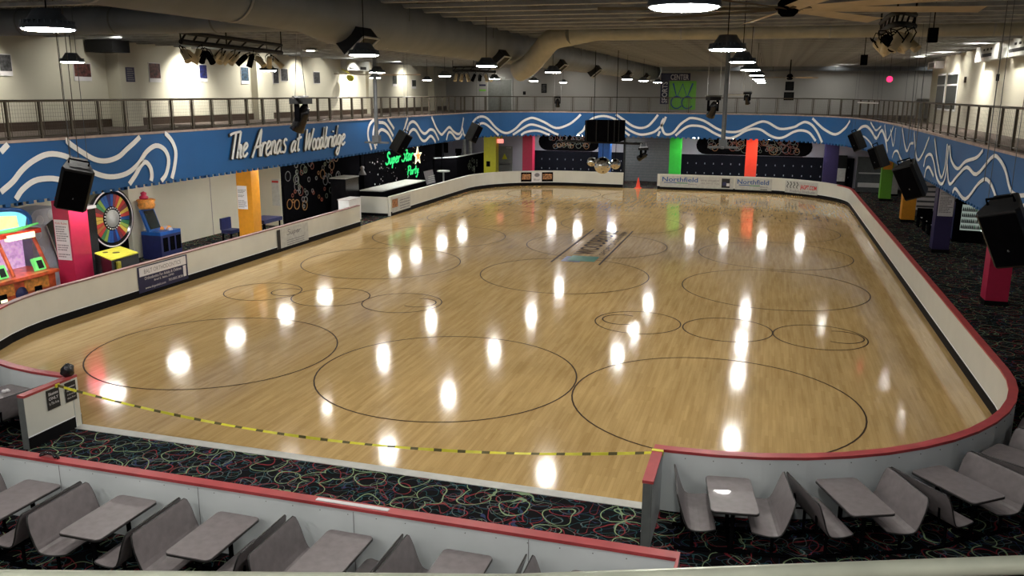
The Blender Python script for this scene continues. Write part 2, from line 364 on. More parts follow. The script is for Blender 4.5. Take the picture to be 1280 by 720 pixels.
# floor logo
lg = thing('floor_logo', 'rectangular logo painted on the middle of the wooden rink floor', 'floor marking', (-6.85, 36, .003))
mb = MB(); mb.box((-7.86, 31.7, .003), (-7.78, 40.3, .006)); mb.box((-5.95, 31.7, .003), (-5.87, 40.3, .006)); mb.build('border_line', 'line', lg)
mb = MB(); mb.box((-7.5, 32.0, .003), (-6.95, 33.1, .007), 0); mb.box((-7.3, 32.2, .007), (-6.2, 33.3, .009), 1); mb.box((-6.95, 32.0, .003), (-6.75, 32.2, .0075), 0)
mb.build('emblem', ['logob', 'logobg'], lg)
text('WOODBRIDGE', (-6.55, 33.7, .006), (0, 1, 0), (-1, 0, 0), .85, 'line', lg, width=6.3, bold=.01)
text('SPORTS CENTER', (-6.08, 33.7, .006), (0, 1, 0), (-1, 0, 0), .25, 'line', lg, 'small_lettering', width=6.3)

# ------------------------------------------------------------------ balcony fascia
fpath = [(FX0, -3)]+[(FX0, y) for y in range(10, 54, 4)]+arc(FX0+RC, 54, RC, 180, 90, 10)+[(-8, FYB), (-3.5, FYB)]
fpath += [(-.5, 59.85), (1.8, 58.7), (3.4, 56.9), (4.5, 54.7), (5.2, 51.5), (5.5, 47), (5.62, 43), (5.62, 30), (5.62, -3)]
def offset(path, d):
    out = []
    n = len(path)
    for i, (x, y) in enumerate(path):
        a = Vector(path[max(i-1, 0)]); b = Vector(path[min(i+1, n-1)]); t = (b-a).normalized(); out.append((x-t.y*d, y+t.x*d))
    return out
def sweep(mb, path, d0, d1, z0, z1, mi=0):
    A, B = offset(path, d0), offset(path, d1)
    mb.rings([[(a[0], a[1], z0), (b[0], b[1], z0), (b[0], b[1], z1), (a[0], a[1], z1)] for a, b in zip(A, B)], mi, True, False)
def onfascia(px, py, off=.02):
    d = ray(px, py)
    best = None
    for (x0, y0), (x1, y1) in zip(fpath[:-1], fpath[1:]):
        ex, ey = x1-x0, y1-y0; den = d.x*ey-d.y*ex
        if abs(den) < 1e-9: continue
        t = (x0*ey-y0*ex)/den; s = (x0*d.y-y0*d.x)/den
        if t > 0 and -1e-4 <= s <= 1+1e-4 and (best is None or t < best[0]):
            nn = Vector((ey, -ex, 0)).normalized(); 
            if nn.dot(Vector((-7-x0, 36-y0, 0))) < 0: nn = -nn
            best = (t, nn)
    if best is None: return None
    return CAM+d*best[0]+best[1]*off, best[1]
mb = MB(); sweep(mb, fpath, 0, .25, FZB, FZT, 0)
# deck flutes hanging along the lower edge
acc = 0.
for (x0, y0), (x1, y1) in zip(fpath[:-1], fpath[1:]):
    a = Vector((x0, y0, 0)); b = Vector((x1, y1, 0)); Ln = (b-a).length; t = (b-a)/Ln; nn = Vector((-t.y, t.x, 0)); s = -acc
    while s < Ln:
        if s >= 0:
            p = a+t*s+nn*.02; q = p+t*.17
            mb.add([p+Vector((0, 0, FZB-.09)), q+Vector((0, 0, FZB-.09)), q+Vector((0, 0, FZB)), p+Vector((0, 0, FZB)), p+nn*.1+Vector((0, 0, FZB-.09)), q+nn*.1+Vector((0, 0, FZB-.09)), q+nn*.1+Vector((0, 0, FZB)), p+nn*.1+Vector((0, 0, FZB))],
                   [(0, 1, 2, 3), (5, 4, 7, 6), (0, 4, 5, 1), (0, 3, 7, 4), (1, 5, 6, 2)], 0)
        s += .36
    acc = (Ln-(s-.36)) % .36 if False else 0
WAVES = [
 [(0,190),(9,180)],[(81,174),(87,180),(100,189),(117,199),(132,201),(147,196),(157,187),(166,179),(174,171)],
 [(0,240),(15,227),(27,212),(42,200),(60,192.5),(80,195),(100,205),(117,216),(137,221),(157,217),(172,205),(182,190),(194,182),(205,187),(210,200),(207,217),(201,226)],
 [(19,249),(27,237),(42,226),(60,223),(75,225),(90,232)],[(161,230),(169,218),(175,207),(181,202.5),(187,209),(189,219),(188,226)],
 [(205,166),(211,172),(216,180),(219,192),(217,210),(214,223)],
 [(467,149),(461,157),(459.5,170),(464,187)],[(471,152),(467,160),(466,171),(469,186)],[(470,182),(471,170),(476,162),(484,166),(490,177)],
 [(473,153),(480,154),(486,161),(491,170)],[(484,148),(492,161)],[(509,147.5),(504,164)],
 [(507.5,165),(511,155),(516,152),(521,156),(526,164),(531,167),(537,162),(542.5,164),(548,175)],
 [(504,183),(509,170),(515,162),(520,164),(526,174),(531,176),(537.5,170),(542,174),(544,178)],
 [(539,146),(545,160),(551,168),(555,165),(561,159),(566,164),(572,167.5),(576,164),(579,147)],
 [(557.5,175),(560,166),(564,166),(569,172.5),(572.5,174),(577.5,167)],
 [(577.5,160),(580,169),(585,169),(589,156),(595,148),(602.5,145.6),(610,149),(619,159),(627.5,165),(635,166),(644,161),(652.5,152.5),(660,148.5),(667,147.5),(680,152.5),(695,160),(710,156),(720,149),(726,143)],
 [(596,157),(602,154),(607.5,155.6),(616,162.5),(623,169)],[(641,168.5),(650,162.5),(660,156.5),(667.5,156),(680,160),(698,169)],
 [(651,169),(656,165.6),(665,163.5),(675,164),(687,169)],
 [(722,168.5),(729,163),(733,156),(741,148),(755,145),(769,149),(777.5,156),(787.5,163),(797.5,167.5),(806,168),(817.5,165),(825,159),(829,154),(832.5,146)],
 [(770,143),(780,150),(791,157.5),(801,160),(810,157.5),(817.5,150),(822.5,143.5)],[(775,160),(778,162.5),(787,169.5)],[(822.5,170),(825,164)],
 [(830,148),(827,155),(830,166),(836,168),(842.5,165),(850,156),(858,150),(865,147.5),(880,151),(900,162.5),(920,165),(935,159),(950,152.5),(960,153),(975,161),(992,159),(1000,155),(1007,152.5),(1015,156),(1022,165),(1028,178)],
 [(844.5,169.5),(852.5,162.5),(860,158),(868,157),(880,159),(895,167.5),(910,172.5),(921,170),(931,164),(942,161),(952,162.5),(962,169),(972,172.5),(981,171),(992,165),(1002,163),(1012,166),(1020,176)],
 [(1016,148),(1024,156),(1032,162.5),(1045,168),(1057,160),(1063,151)],
 [(1072,165),(1077.5,159),(1084,158),(1090,164),(1096,173),(1101,165),(1104,164),(1108,176),(1110,190)],[(1076,171),(1081,171),(1087.5,177),(1092,184)],[(1089,153),(1092.5,159),(1096,163),(1102,158)],
 [(1106.7,156),(1107.7,166),(1109.7,176),(1114.6,166),(1117.6,158)],[(1120.6,160),(1117.6,182),(1115.6,174),(1114,162)],[(1116,197),(1118.6,190),(1122.6,189),(1126.6,198),(1130.6,204),(1136.5,200),(1142,202),(1146,210)],
 [(1128.6,160),(1131.6,180),(1134.6,189),(1138.5,180),(1142.5,179)],[(1143.5,165),(1145.5,190),(1148.5,200),(1154.5,192),(1162.4,172)],
 [(1155.5,208),(1158.5,196),(1164.4,193),(1168.4,202),(1172,222),(1178,230),(1183,220),(1187,182)],[(1156.5,222),(1158.5,212),(1162.4,209),(1168,220)],
 [(1169.4,173),(1172.4,198),(1177.4,222),(1182.4,208),(1185.3,180)],[(1188.3,182),(1190.3,200),(1198.3,211),(1208,202),(1222,197),(1230,188)],
 [(1185,206),(1188,230),(1198,220),(1210,209),(1222,218),(1240,198),(1248,196),(1258,212),(1264,236),(1272,244),(1284,244)],[(1192,240),(1196,236),(1208,249),(1224,230),(1234,224),(1242,234),(1249,256)],[(1290,252),(1280,258),(1270,268)],
]
for wv in WAVES:
    pts = smooth([(a, b, 0) for a, b in wv], 4); P = []; Nn = []
    for p in pts:
        r = onfascia(p.x, p.y)
        if r is None: continue
        z = min(max(r[0].z, FZB+.02), FZT-.02); P.append(Vector((r[0].x, r[0].y, z))); Nn.append(r[1])
    if len(P) > 1: mb.ribbon(P, .155 if P[0].x < 5 else .10, None, Nn, .012, 1)
for (X_, sg_, y0_, y1_) in ((FX0+.02, 1, 2, 16.2), (5.60, -1, 2, 20.5)):
    for ph, zc in ((0, 4.6), (.7, 4.15)):
        P = [Vector((X_, y0_+(y1_-y0_)*k/40, zc+.32*math.sin(k*.42+ph))) for k in range(41)]; mb.ribbon(P, .12, None, (sg_, 0, 0), .012, 1)
struct(mb.build('wall_balcony', ['blue', 'white'], origin=(0, 0, 0)))
# balcony slab
outer = []
for x, y in fpath:
    if x < -19: outer.append((-27, y))
    elif y > 54 and x < 3: outer.append((x if -19 < x < 2 else x, 68))
    else: outer.append((14, y))
opath = []
for i, (x, y) in enumerate(fpath):
    if x <= FX0+.01 and y < 54.5: opath.append((-27, y))
    elif x < -13.2: opath.append((-27+(x-FX0)/6*14, 68))
    elif x < -.4: opath.append((x, 68))
    elif y > 43.5: opath.append((14, min(68, y+9)))
    else: opath.append((14, y))
mb = MB(); off1 = offset(fpath, .25)
for i in range(len(fpath)-1):
    a, b = fpath[i], fpath[i+1]; c, d = opath[i+1], opath[i]
    mb.add([(a[0], a[1], FZT+.002), (b[0], b[1], FZT+.002), (c[0], c[1], FZT+.002), (d[0], d[1], FZT+.002)], [(0, 1, 2, 3)], 0)
    a, b = off1[i], off1[i+1]
    mb.add([(a[0], a[1], FZB), (b[0], b[1], FZB), (c[0], c[1], FZB), (d[0], d[1], FZB)], [(3, 2, 1, 0)], 1)
struct(mb.build('floor_balcony', ['bfloor', 'offw'], origin=(0, 0, 0)))
mb = MB(); sweep(mb, fpath, -.03, .12, FZT, FZT+.07, 0); struct(mb.build('trim_2', 'slab', origin=(0, 0, 0)))

# walls
mb = MB(); mb.box((-24.8, -4, FZT), (-24.5, 64.3, 8.9))
mb.box((-24.5, 27.65, FZT), (-23.9, 28.72, 8.9)); mb.box((-24.5, 37.3, FZT), (-24.15, 38.6, 8.9)); mb.box((-24.5, 60.2, FZT), (-24.0, 60.8, 8.9)); mb.box((-24.5, 49.9, FZT), (-24.3, 50.4, 8.9))
struct(mb.build('wall_left', 'offw', origin=(0, 0, 0)))
mb = MB(); mb.box((-24.5, -4, FZT), (-24.46, 64, FZT+.3)); struct(mb.build('baseboard_left', 'brown', origin=(0, 0, 0)))
mb = MB(); mb.box((-24.8, 64, FZT), (14, 64.3, 8.9)); struct(mb.build('wall_back', 'offd', origin=(0, 0, 0)))
mb = MB(); mb.box((8.0, -4, FZT), (8.3, 49.6, 8.9)); mb.box((8.0, 49.6, FZT), (13.8, 49.9, 8.9)); struct(mb.build('wall_right', 'offw', origin=(0, 0, 0)))
mb = MB(); mb.box((13.8, 49.6, FZT), (14, 64.3, 8.9)); mb.box((8.3, 56, FZT), (10.0, 56.15, FZT+1.15)); struct(mb.build('wall_alcove', 'offd', origin=(0, 0, 0)))
mb = MB(); mb.box((-24.5, 10, 0), (-24.2, 36.4, FZB)); mb.box((-24.2, 27.15, 0), (-23.6, 28.4, FZB)); mb.box((-24.2, 33.05, 0), (-24.19, 33.08, FZB), 1); mb.box((-24.2, 24.3, 0), (-24.19, 24.33, FZB), 1)
struct(mb.build('wall_arcade', ['offw', 'ink'], origin=(0, 0, 0)))
mb = MB(); mb.box((-24.6, 36.4, 0), (-24.2, 66, FZB)); mb.box((-24.2, 36.42, 0), (-22.6, 36.6, FZB)); mb.box((-24.2, 36.6, 0), (-22.62, 44.9, FZB)); mb.box((-24.3, 44.9, 0), (-22.5, 45.1, FZB)); mb.box((-22.7, 45.1, 0), (-22.5, 56.6, FZB)); mb.box((-24.2, 56.5, 0), (-22.0, 56.9, FZB))
struct(mb.build('wall_party_room', 'black', origin=(0, 0, 0)))
mb = MB(); mb.box((-24.5, 64.3, 0), (14, 64.6, FZB)); struct(mb.build('wall_back_lower', 'lilac', origin=(0, 0, 0)))
mb = MB(); mb.box((-18.2, 64.22, 0), (-10.3, 64.3, 2.1)); mb.box((-6.4, 64.22, 0), (5.95, 64.3, 2.1)); struct(mb.build('trim_3', 'studs', origin=(0, 0, 0)))
mb = MB(); mb.box((10.2, -4, 0), (10.5, 64.6, FZB)); struct(mb.build('wall_right_lower', 'dwall', origin=(0, 0, 0)))
# partition behind the camera closes the hall
mb = MB(); mb.box((-24.8, -4.3, 0), (14, -4, 8.9)); struct(mb.build('wall_front', 'offd', origin=(0, 0, 0)))
# lower front closing wall under the viewing deck
# ceiling with flutes
mb = MB(); y = -4.
while y < 64.3:
    mb.add([(-25, y, 8.86), (14, y, 8.86), (14, y+.12, 8.86), (-25, y+.12, 8.86), (14, y+.17, 8.78), (-25, y+.17, 8.78), (14, y+.29, 8.78), (-25, y+.29, 8.78), (14, y+.34, 8.86), (-25, y+.34, 8.86)],
           [(0, 3, 2, 1), (3, 5, 4, 2), (5, 7, 6, 4), (7, 9, 8, 6)]); y += .34
mb.box((-25, -4.3, 8.9), (14, 64.6, 9.0))
struct(mb.build('ceiling', 'ceil', origin=(0, 0, 0)))
# bar joists
mb = MB(); y0 = 4.0
mb.box((-24.5, -.05, 8.66), (14, .05, 8.74)); mb.box((-24.5, -.09, 8.28), (14, .09, 8.36))
x = -24.4
while x < 13.6:
    mb.tube([(x, 0, 8.36), (x+.35, 0, 8.66)], .014, seg=4, caps=False); mb.tube([(x+.35, 0, 8.66), (x+.7, 0, 8.36)], .014, seg=4, caps=False); x += .7
n = 4
j0 = struct(mb.build('trim_4', 'joist', origin=(0, 0, 0))); j0.location = (0, 5, 0)
y = 6.5
while y < 63:
    n += 1; o = j0.copy(); o.name = 'trim_%d' % n; COL.objects.link(o); o.location = (0, y, 0); y += 1.15
n += 1
mb = MB()
for x in (-21, -3.2, 9.5): mb.box((x-.12, -4, 8.42), (x+.12, 64, 8.66))
struct(mb.build('trim_%d' % n, 'joist', origin=(0, 0, 0)))

# ------------------------------------------------------------------ rink barriers
def barrier(label, path, sgn=1, end0=False, end1=False, h=1.0, th=.14, group=None, caps=None):
    b = MB(); sweep(b, path, 0*sgn, (th-.01)*sgn, 0.0, h)
    x, y = path[len(path)//2]
    t = thing('rink_barrier', label, 'barrier', (x, y, 0), group)
    b.build('panel', 'board', t)
    b = MB(); sweep(b, path, (th-.01)*sgn, th*sgn, 0.0, h); b.build('backing_sheet', 'backing', t)
    for i0, i1, cm in (caps or [(0, len(path), 'cap')]):
        ff = offset(path, -.012*sgn)[i0:i1]; gg = offset(path, (th+.012)*sgn)[i0:i1]
        b = MB(); b.rings([[(a_[0], a_[1], h), (b_[0], b_[1], h), (b_[0], b_[1], h+.045), (a_[0], a_[1], h+.045)] for a_, b_ in zip(ff, gg)], 0, True, False); b.build('cap_rail', cm, t)
    b = MB(); sweep(b, path, -.014*sgn, 0, 0, .225); b.build('kick_strip', 'kick', t)
    b = MB(); sweep(b, path, -.006*sgn, 0, .225, .245); b.build('bead', 'white', t)
    for e, i in ((end0, 0), (end1, -1)):
        if e:
            q = path[i]; r = path[1 if i == 0 else -2]; d = (Vector(q)-Vector(r)).normalized(); nn = Vector((-d.y, d.x))*(1 if i == -1 else -1)*sgn
            bb = MB(); p0 = Vector(q); p1 = p0+nn*th; bb.prism([tuple(p0), tuple(p1), tuple(p1+d*.012), tuple(p0+d*.012)], 0, h); bb.build('end_post', 'endpost', t)
    return t
RA = XR-RC
B = {}
# big run: from the roll-up door gap along the back, right side and front to the opening
pA = [(-7.12, YB), (-4, YB), (RA, YB)]+arc(RA, YB-RC, RC, 90, 0)[1:]+[(XR, 45), (XR, 30)]+arc(RA, YF+RC, RC, 0, -90)+[(-1.38, YF)]
B['big'] = barrier('long white rink barrier with dark red cap along the right side of the rink', pA, 1, True, False, caps=[(0, 13, 'board'), (12, 99, 'cap')])
B['stubr'] = barrier('short white barrier stub ending in a grey post at the right of the opening', [(-1.38, 12.545), (-1.38, 11.36)], 1, False, True)
pB = [(-12.68, YF), (XL+RC, YF)]+arc(XL+RC, YF+RC, RC, 270, 180)[1:]+[(XL, 26), (XL, 37.6)]
B['left'] = barrier('white rink barrier with red cap curving around the near left corner past the prize wheel', pB, 1, False, False, caps=[(0, 13, 'cap'), (12, 99, 'mauve')])
B['stubl'] = barrier('short white barrier stub carrying two black notices', [(-12.68, 12.545), (-12.68, 11.43)], -1, False, True)
pC = [(XL, 41.2), (XL, 47), (XL, YB-RC)]+arc(XL+RC, YB-RC, RC, 180, 90)[1:]+[(-9.5, YB)]
B['back'] = barrier('white rink barrier sweeping round the far left corner to the roll-up door', pC, 1, False, True, caps=[(0, 99, 'board')])
B['low'] = barrier('low white wall with bright red cap behind the nearest row of booths', [(-16, 9.52), (-.67, 9.52), (-.67, 6.2)], -1, False, False)
mb = MB()
for k in range(26):
    x = -11.8+k*.42; mb.lathe([(.001, 0), (.008, 0), (.008, .004), (.001, .004)], (x, 9.38, .93), 6, 0, 'y')
for x in (-9.9, -7.45, -5.0, -2.55): mb.box((x, 9.376, .02), (x+.006, 9.381, .98), 1)
mb.build('screws', ['galv', 'ink'], B['low'])
mb = MB()
for k in range(22):
    a = math.radians(-88+k*4); mb.ball((RA+(RC+.145)*math.cos(a), YF+RC+(RC+.145)*math.sin(a), .93), .009, 0, 6, 4)
mb.build('screws', 'galv', B['big'])
# return panel at the side gap
rp = thing('barrier_return_panel', 'white panel closing the end of the far left barrier beside the dark gap', 'panel', (-19.9, 41.2, 0))
MB().box((-20.75, 41.13, 0), (-19.14, 41.23, 1.0)).build('panel', 'board', rp); MB().box((-20.75, 41.1, 0), (-19.14, 41.13, .14)).build('kick_strip', 'kick', rp)

# ------------------------------------------------------------------ banners on the barriers
def banner(name, label, quad, nrm, base='paper', th=.006):
    """quad: bottom-left, bottom-right, top-right, top-left world points"""
    c = sum((Vector(q) for q in quad), Vector())/4; o = thing(name, label, 'banner', tuple(c))
    MB().slabp(quad, nrm, th).build('sheet', base, o); return o
def patch(o, quad, nrm, ma, u0, u1, v0, v1, name='picture', th=.004, lift=.007):
    bl, br, tr, tl = [Vector(q) for q in quad]; nrm = Vector(nrm).normalized()
    P = lambda u, v: (bl*(1-u)+br*u)*(1-v)+(tl*(1-u)+tr*u)*v+nrm*lift
    return MB().slabp([P(u0, v0), P(u1, v0), P(u1, v1), P(u0, v1)], nrm, th).build(name, ma, o)
def ban_text(o, quad, nrm, s, u0, v0, h, width, ma, name='lettering', lift=.012, **k):
    bl, br, tr, tl = [Vector(q) for q in quad]; nrm = Vector(nrm).normalized(); u = (br-bl); v = (tl-bl)
    return text(s, bl+u*u0+v*v0, u, v, h*v.length, ma, o, name, width=width*u.length, th=lift, **k)
# left board: orthodontics
q = [(XL+.018, 21.9, .12), (XL+.018, 24.35, .12), (XL+.018, 24.35, .97), (XL+.018, 21.9, .97)]; nx = (1, 0, 0)
q = [Vector(p) for p in q]; 
o = banner('barrier_banner', 'framed navy and white orthodontics banner on the left rink barrier', q, nx, 'inkn')
patch(o, q, nx, 'paper', .03, .97, .62, .96); patch(o, q, nx, 'paper', .9, .96, .14, .58, 'portrait')
ban_text(o, q, nx, 'BALT ORTHODONTICS', .12, .70, .17, .74, 'ink'); ban_text(o, q, nx, 'Orthodontics For Adults & Children', .12, .46, .12, .74, 'paper')
ban_text(o, q, nx, 'Brad E. Balta, DMD', .3, .33, .08, .4, 'paper'); ban_text(o, q, nx, 'www.drgeobalt.com', .12, .10, .09, .4, 'paper'); ban_text(o, q, nx, '703.805.3838', .58, .14, .1, .3, 'paper')
# left board: handwritten notice with dark strip
p0 = onX(347, 312, XL+.018); p1 = onX(385, 285, XL+.018)
q = [Vector((XL+.018, p0.y, .14)), Vector((XL+.018, p1.y, .14)), Vector((XL+.018, p1.y, .93)), Vector((XL+.018, p0.y, .93))]
o = banner('barrier_notice', 'pale grey handwritten notice with a dark strip on the left barrier below the black mural', q, nx, 'greyl')
patch(o, q, nx, 'inkb', 0, .1, 0, 1, 'dark_strip')
mb = MB()
fp = lambda u, v: q[0].lerp(q[1], .3+.45*u)+Vector((.012, 0, .48+.22*v)); write('Super', fp, .03, (1, 0, 0), mb, .003)
for k in range(3): mb.box((XL+.028, q[0].y+.3*(q[1].y-q[0].y), .2+.09*k), (XL+.032, q[0].y+.85*(q[1].y-q[0].y), .225+.09*k))
mb.build('handwriting', 'ink', o)
# back-left board: small brown picture and grey notice
pa, pb = onX(490, 250, XL+.018), onX(513, 250, XL+.018)
q = [Vector((XL+.018, pa.y, .15)), Vector((XL+.018, pb.y, .15)), Vector((XL+.018, pb.y, .9)), Vector((XL+.018, pa.y, .9))]
o = banner('barrier_notice', 'small notice with a brown picture at the start of the far left barrier', q, nx, 'greyl')
patch(o, q, nx, 'brownp', .0, .3, .35, .95)
mb = MB()
for k in range(4): mb.box((XL+.028, q[0].y+.4*(q[1].y-q[0].y), .25+.15*k), (XL+.032, q[0].y+.95*(q[1].y-q[0].y), .29+.15*k))
mb.build('lettering', 'ink', o)
# back board adverts
ny = (0, -1, 0); YQ = YB-.02
def backquad(x0, x1, z0=.2, z1=.95):
    a, b = onY(x0, 230, YQ), onY(x1, 230, YQ); return [Vector((a.x, YQ, z0)), Vector((b.x, YQ, z0)), Vector((b.x, YQ, z1)), Vector((a.x, YQ, z1))]
pC0 = arc(XL+RC, YB-RC, RC, 180, 90, 40)+[(-9, YB), (RA, YB)]+arc(RA, YB-RC, RC, 90, 0, 40)
def onrink(px):
    d = ray(px, 230); best = None
    for (x0, y0), (x1, y1) in zip(pC0[:-1], pC0[1:]):
        ex, ey = x1-x0, y1-y0; den = d.x*ey-d.y*ex
        if abs(den) < 1e-9: continue
        t_ = (x0*ey-y0*ex)/den; u_ = (x0*d.y-y0*d.x)/den
        if t_ > 0 and 0 <= u_ <= 1.0001: best = Vector((d.x*t_, d.y*t_, 0))
    return best
def chord(x0, x1, z0=.17, z1=.95):
    a, b = onrink(x0), onrink(x1); n_ = Vector(((b-a).y, -(b-a).x, 0)).normalized(); a, b = a+n_*.03, b+n_*.03
    return [a+Vector((0, 0, z0)), b+Vector((0, 0, z0)), b+Vector((0, 0, z1)), a+Vector((0, 0, z1))], n_
q, ny = chord(651, 691)
o = banner('barrier_banner', 'food advert with two dark plate photos on the back barrier beneath the crimson pillar', q, ny, 'paper')
for u0, u1 in ((.0, .33), (.65, 1)): patch(o, q, ny, 'black', u0, u1, .15, 1, 'picture'); patch(o, q, ny, 'brownp', u0+.03, u1-.03, .35, .85, 'picture', lift=.013)
patch(o, q, ny, 'inkb', 0, 1, 0, .08, 'stripe')
bc = (q[0]+q[1])/2+ny*.012; ue = (q[1]-q[0]).normalized(); MB().slabp([bc+ue*(.19*math.cos(a_))+Vector((0, 0, .59+.14*math.sin(a_))) for a_ in [2*PI*k/18 for k in range(18)]], ny, .004).build('badge', 'ink', o)
ban_text(o, q, ny, 'Bar', .4, .25, .18, .2, 'ink')
def bank(q, ny, o, u0, W):
    ban_text(o, q, ny, 'Northfield', u0, .50, .40, W, 'inkblue', bold=.015)
    patch(o, q, ny, 'inkblue', u0+W*.05, u0+W*.4, .37, .43, 'swoosh'); patch(o, q, ny, 'inkg', u0+W*.4, u0+W*.72, .35, .42, 'swoosh')
    ban_text(o, q, ny, 'Bank', u0+W*.74, .24, .15, W*.24, 'ink')
q, ny = chord(825, 917)
o = banner('barrier_banner', 'long pale bank banner with a phone picture at the left end of the back barrier', q, ny, 'greyl')
bank(q, ny, o, .03, .49)
ban_text(o, q, ny, 'BANK WHEREVER', .56, .60, .15, .25, 'ink', bold=.01); ban_text(o, q, ny, 'LIFE TAKES YOU', .56, .36, .15, .25, 'ink')
patch(o, q, ny, 'inkb', .84, .95, .1, .9, 'phone_picture'); patch(o, q, ny, 'navy', .855, .90, .3, .6, 'phone_screen', lift=.013); patch(o, q, ny, 'paper', .905, .945, .25, .5, 'phone_screen', lift=.013)
q, ny = chord(919, 965)
o = banner('barrier_banner', 'shorter pale bank banner below the bright red pillar, without the phone picture', q, ny, 'greyl'); bank(q, ny, o, .06, .86)
patch(o, q, ny, 'inkb', .70, .88, .06, .12, 'small_print')
q, nn = chord(982, 1023)
o = banner('barrier_banner', 'grey therapy banner with red web address where the back barrier starts to curve', q, nn, 'greyl')
ban_text(o, q, nn, 'JAGPT.COM', .47, .40, .34, .50, 'inkr', bold=.03); ban_text(o, q, nn, 'Woodbridge 703-878-8080', .15, .08, .19, .78, 'ink', bold=.01)
mb = MB(); qd = (q[1]-q[0])
for k in range(4):
    c = q[0]+qd*(.07+.1*k)+Vector((0, 0, .42))+nn*.012
    mb.ribbon(smooth([c+Vector((0, 0, .3))-qd*.01, c+qd*.03+Vector((0, 0, .15)), c-qd*.01, c+qd*.02-Vector((0, 0, .1))], 3), .05, None, nn, .004)
mb.build('figure_drawing', 'inkb', o)
# notices on the left stub
for (ya, yb, lines, lab) in ((11.92, 12.22, ('Skates', 'ONLY', 'In This Area'), 'black notice reading skates only on the left stub, nearer the wall end'),
                            (12.36, 12.63, ('Attention', 'No food or', 'drinks on the', 'skate floor'), 'black notice with small white text on the left stub, nearer the rink')):
    q = [Vector((-12.665, ya, .58)), Vector((-12.665, yb, .58)), Vector((-12.665, yb, .97)), Vector((-12.665, ya, .97))]
    o = banner('barrier_notice', lab, q, nx, 'inkb')
    for k, s in enumerate(lines):
        ban_text(o, q, nx, s, .12, .72-.22*k*(3/len(lines)+.1), .15 if len(lines) == 3 else .09, .76, 'paper', bold=.015 if k < 2 else 0)
# bits on the barrier tops
mb = MB(); rnd = random.Random(3); seg, n_ = 16, 9; rings = []
for i in range(n_+1):
    f = i/n_; r = .115*math.sin(PI*min(.97, .12+f*.86))**.7; ring = []
    for k in range(seg):
        a = 2*PI*k/seg; rr = r*(1+.16*math.sin(3*a+5*f)+.08*math.sin(7*a-9*f)); ring.append((-12.76+rr*math.cos(a)*.9, 12.58+rr*math.sin(a)*1.2, 1.045+f*.26))
    rings.append(ring)
mb.rings(rings, 0, True, True); tag(mb.build('plastic_bag', 'bag'), 'crumpled shiny black plastic bag on the corner of the left barrier stub', 'bag')
mb = MB(); mb.tube(smooth([(-10.33, 9.5, 1.06), (-10.2, 9.47, 1.1), (-10.05, 9.5, 1.07), (-9.95, 9.44, 1.06)], 4), .025, 0, 6); mb.tube(smooth([(-10.3, 9.44, 1.06), (-10.15, 9.5, 1.085), (-10.0, 9.43, 1.07)], 4), .02, 0, 6)
tag(mb.build('black_scrap', 'bag'), 'small black cloth scrap lying on the red cap of the low wall', 'cloth')
a, b = onZ(396, 624, 1.045), onZ(488, 636, 1.045)
tag(MB().box((a.x, 9.41, 1.045), (b.x, 9.48, 1.056)).build('label_strip', 'paper'), 'long white label strip stuck on the red cap of the low wall', 'label')
# caution tape
tp = thing('caution_tape', 'yellow and black caution tape sagging across the floor opening', 'tape', (-7, 12.35, 0))
mb = MB(); NT = 160
for i in range(NT):
    def P(t): return Vector((-12.66+t*11.28, 12.2+t*.3, .99-.45*4*t*(1-t)))
    a, b = P(i/NT), P((i+1)/NT); w = Vector((0, .02, .026))
    tw = .6+.4*math.cos(i*.17); w = Vector((0, .02*(1-tw)+.006, .018*tw+.006))
    mb.add([a-w, b-w, b+w, a+w], [(0, 1, 2, 3)], 1 if i % 6 in (0, 1) else 0)
mb.build('ribbon', ['tape', 'tapeink'], tp)
mb = MB(); mb.box((-12.68, 12.15, .96), (-12.655, 12.25, 1.03)); mb.box((-1.4, 12.44, .98), (-1.22, 12.52, 1.052)); mb.build('tied_end', 'tape', tp)

# ------------------------------------------------------------------ booths
def rrect(w, l, r, n=5):
    out = []
    for cx, cy, a0 in ((w/2-r, l/2-r, 0), (-w/2+r, l/2-r, 90), (-w/2+r, -l/2+r, 180), (w/2-r, -l/2+r, 270)):
        out += arc(cx, cy, r, a0, a0+90, n)
    return out
def make_table(label):
    t = local(thing('booth_table', label, 'table', (0, 0, 0), 'booth tables'))
    MB().prism(rrect(.66, 1.16, .07), .722, .752).build('tabletop', 'lam', t)
    MB().prism(rrect(.672, 1.172, .074), .716, .74).build('edge_band', 'edge', t)
    for y in (-.33, .33):
        MB().tube([(0, y, .04), (0, y, .72)], .032, 0, 10).build('post', 'black', t)
    mb = MB(); mb.box((-.04, -.45, .03), (.04, .45, .07)); mb.box((-.28, -.37, 0), (.28, -.29, .035)); mb.box((-.28, .29, 0), (.28, .37, .035)); mb.build('foot', 'black', t)
    return t
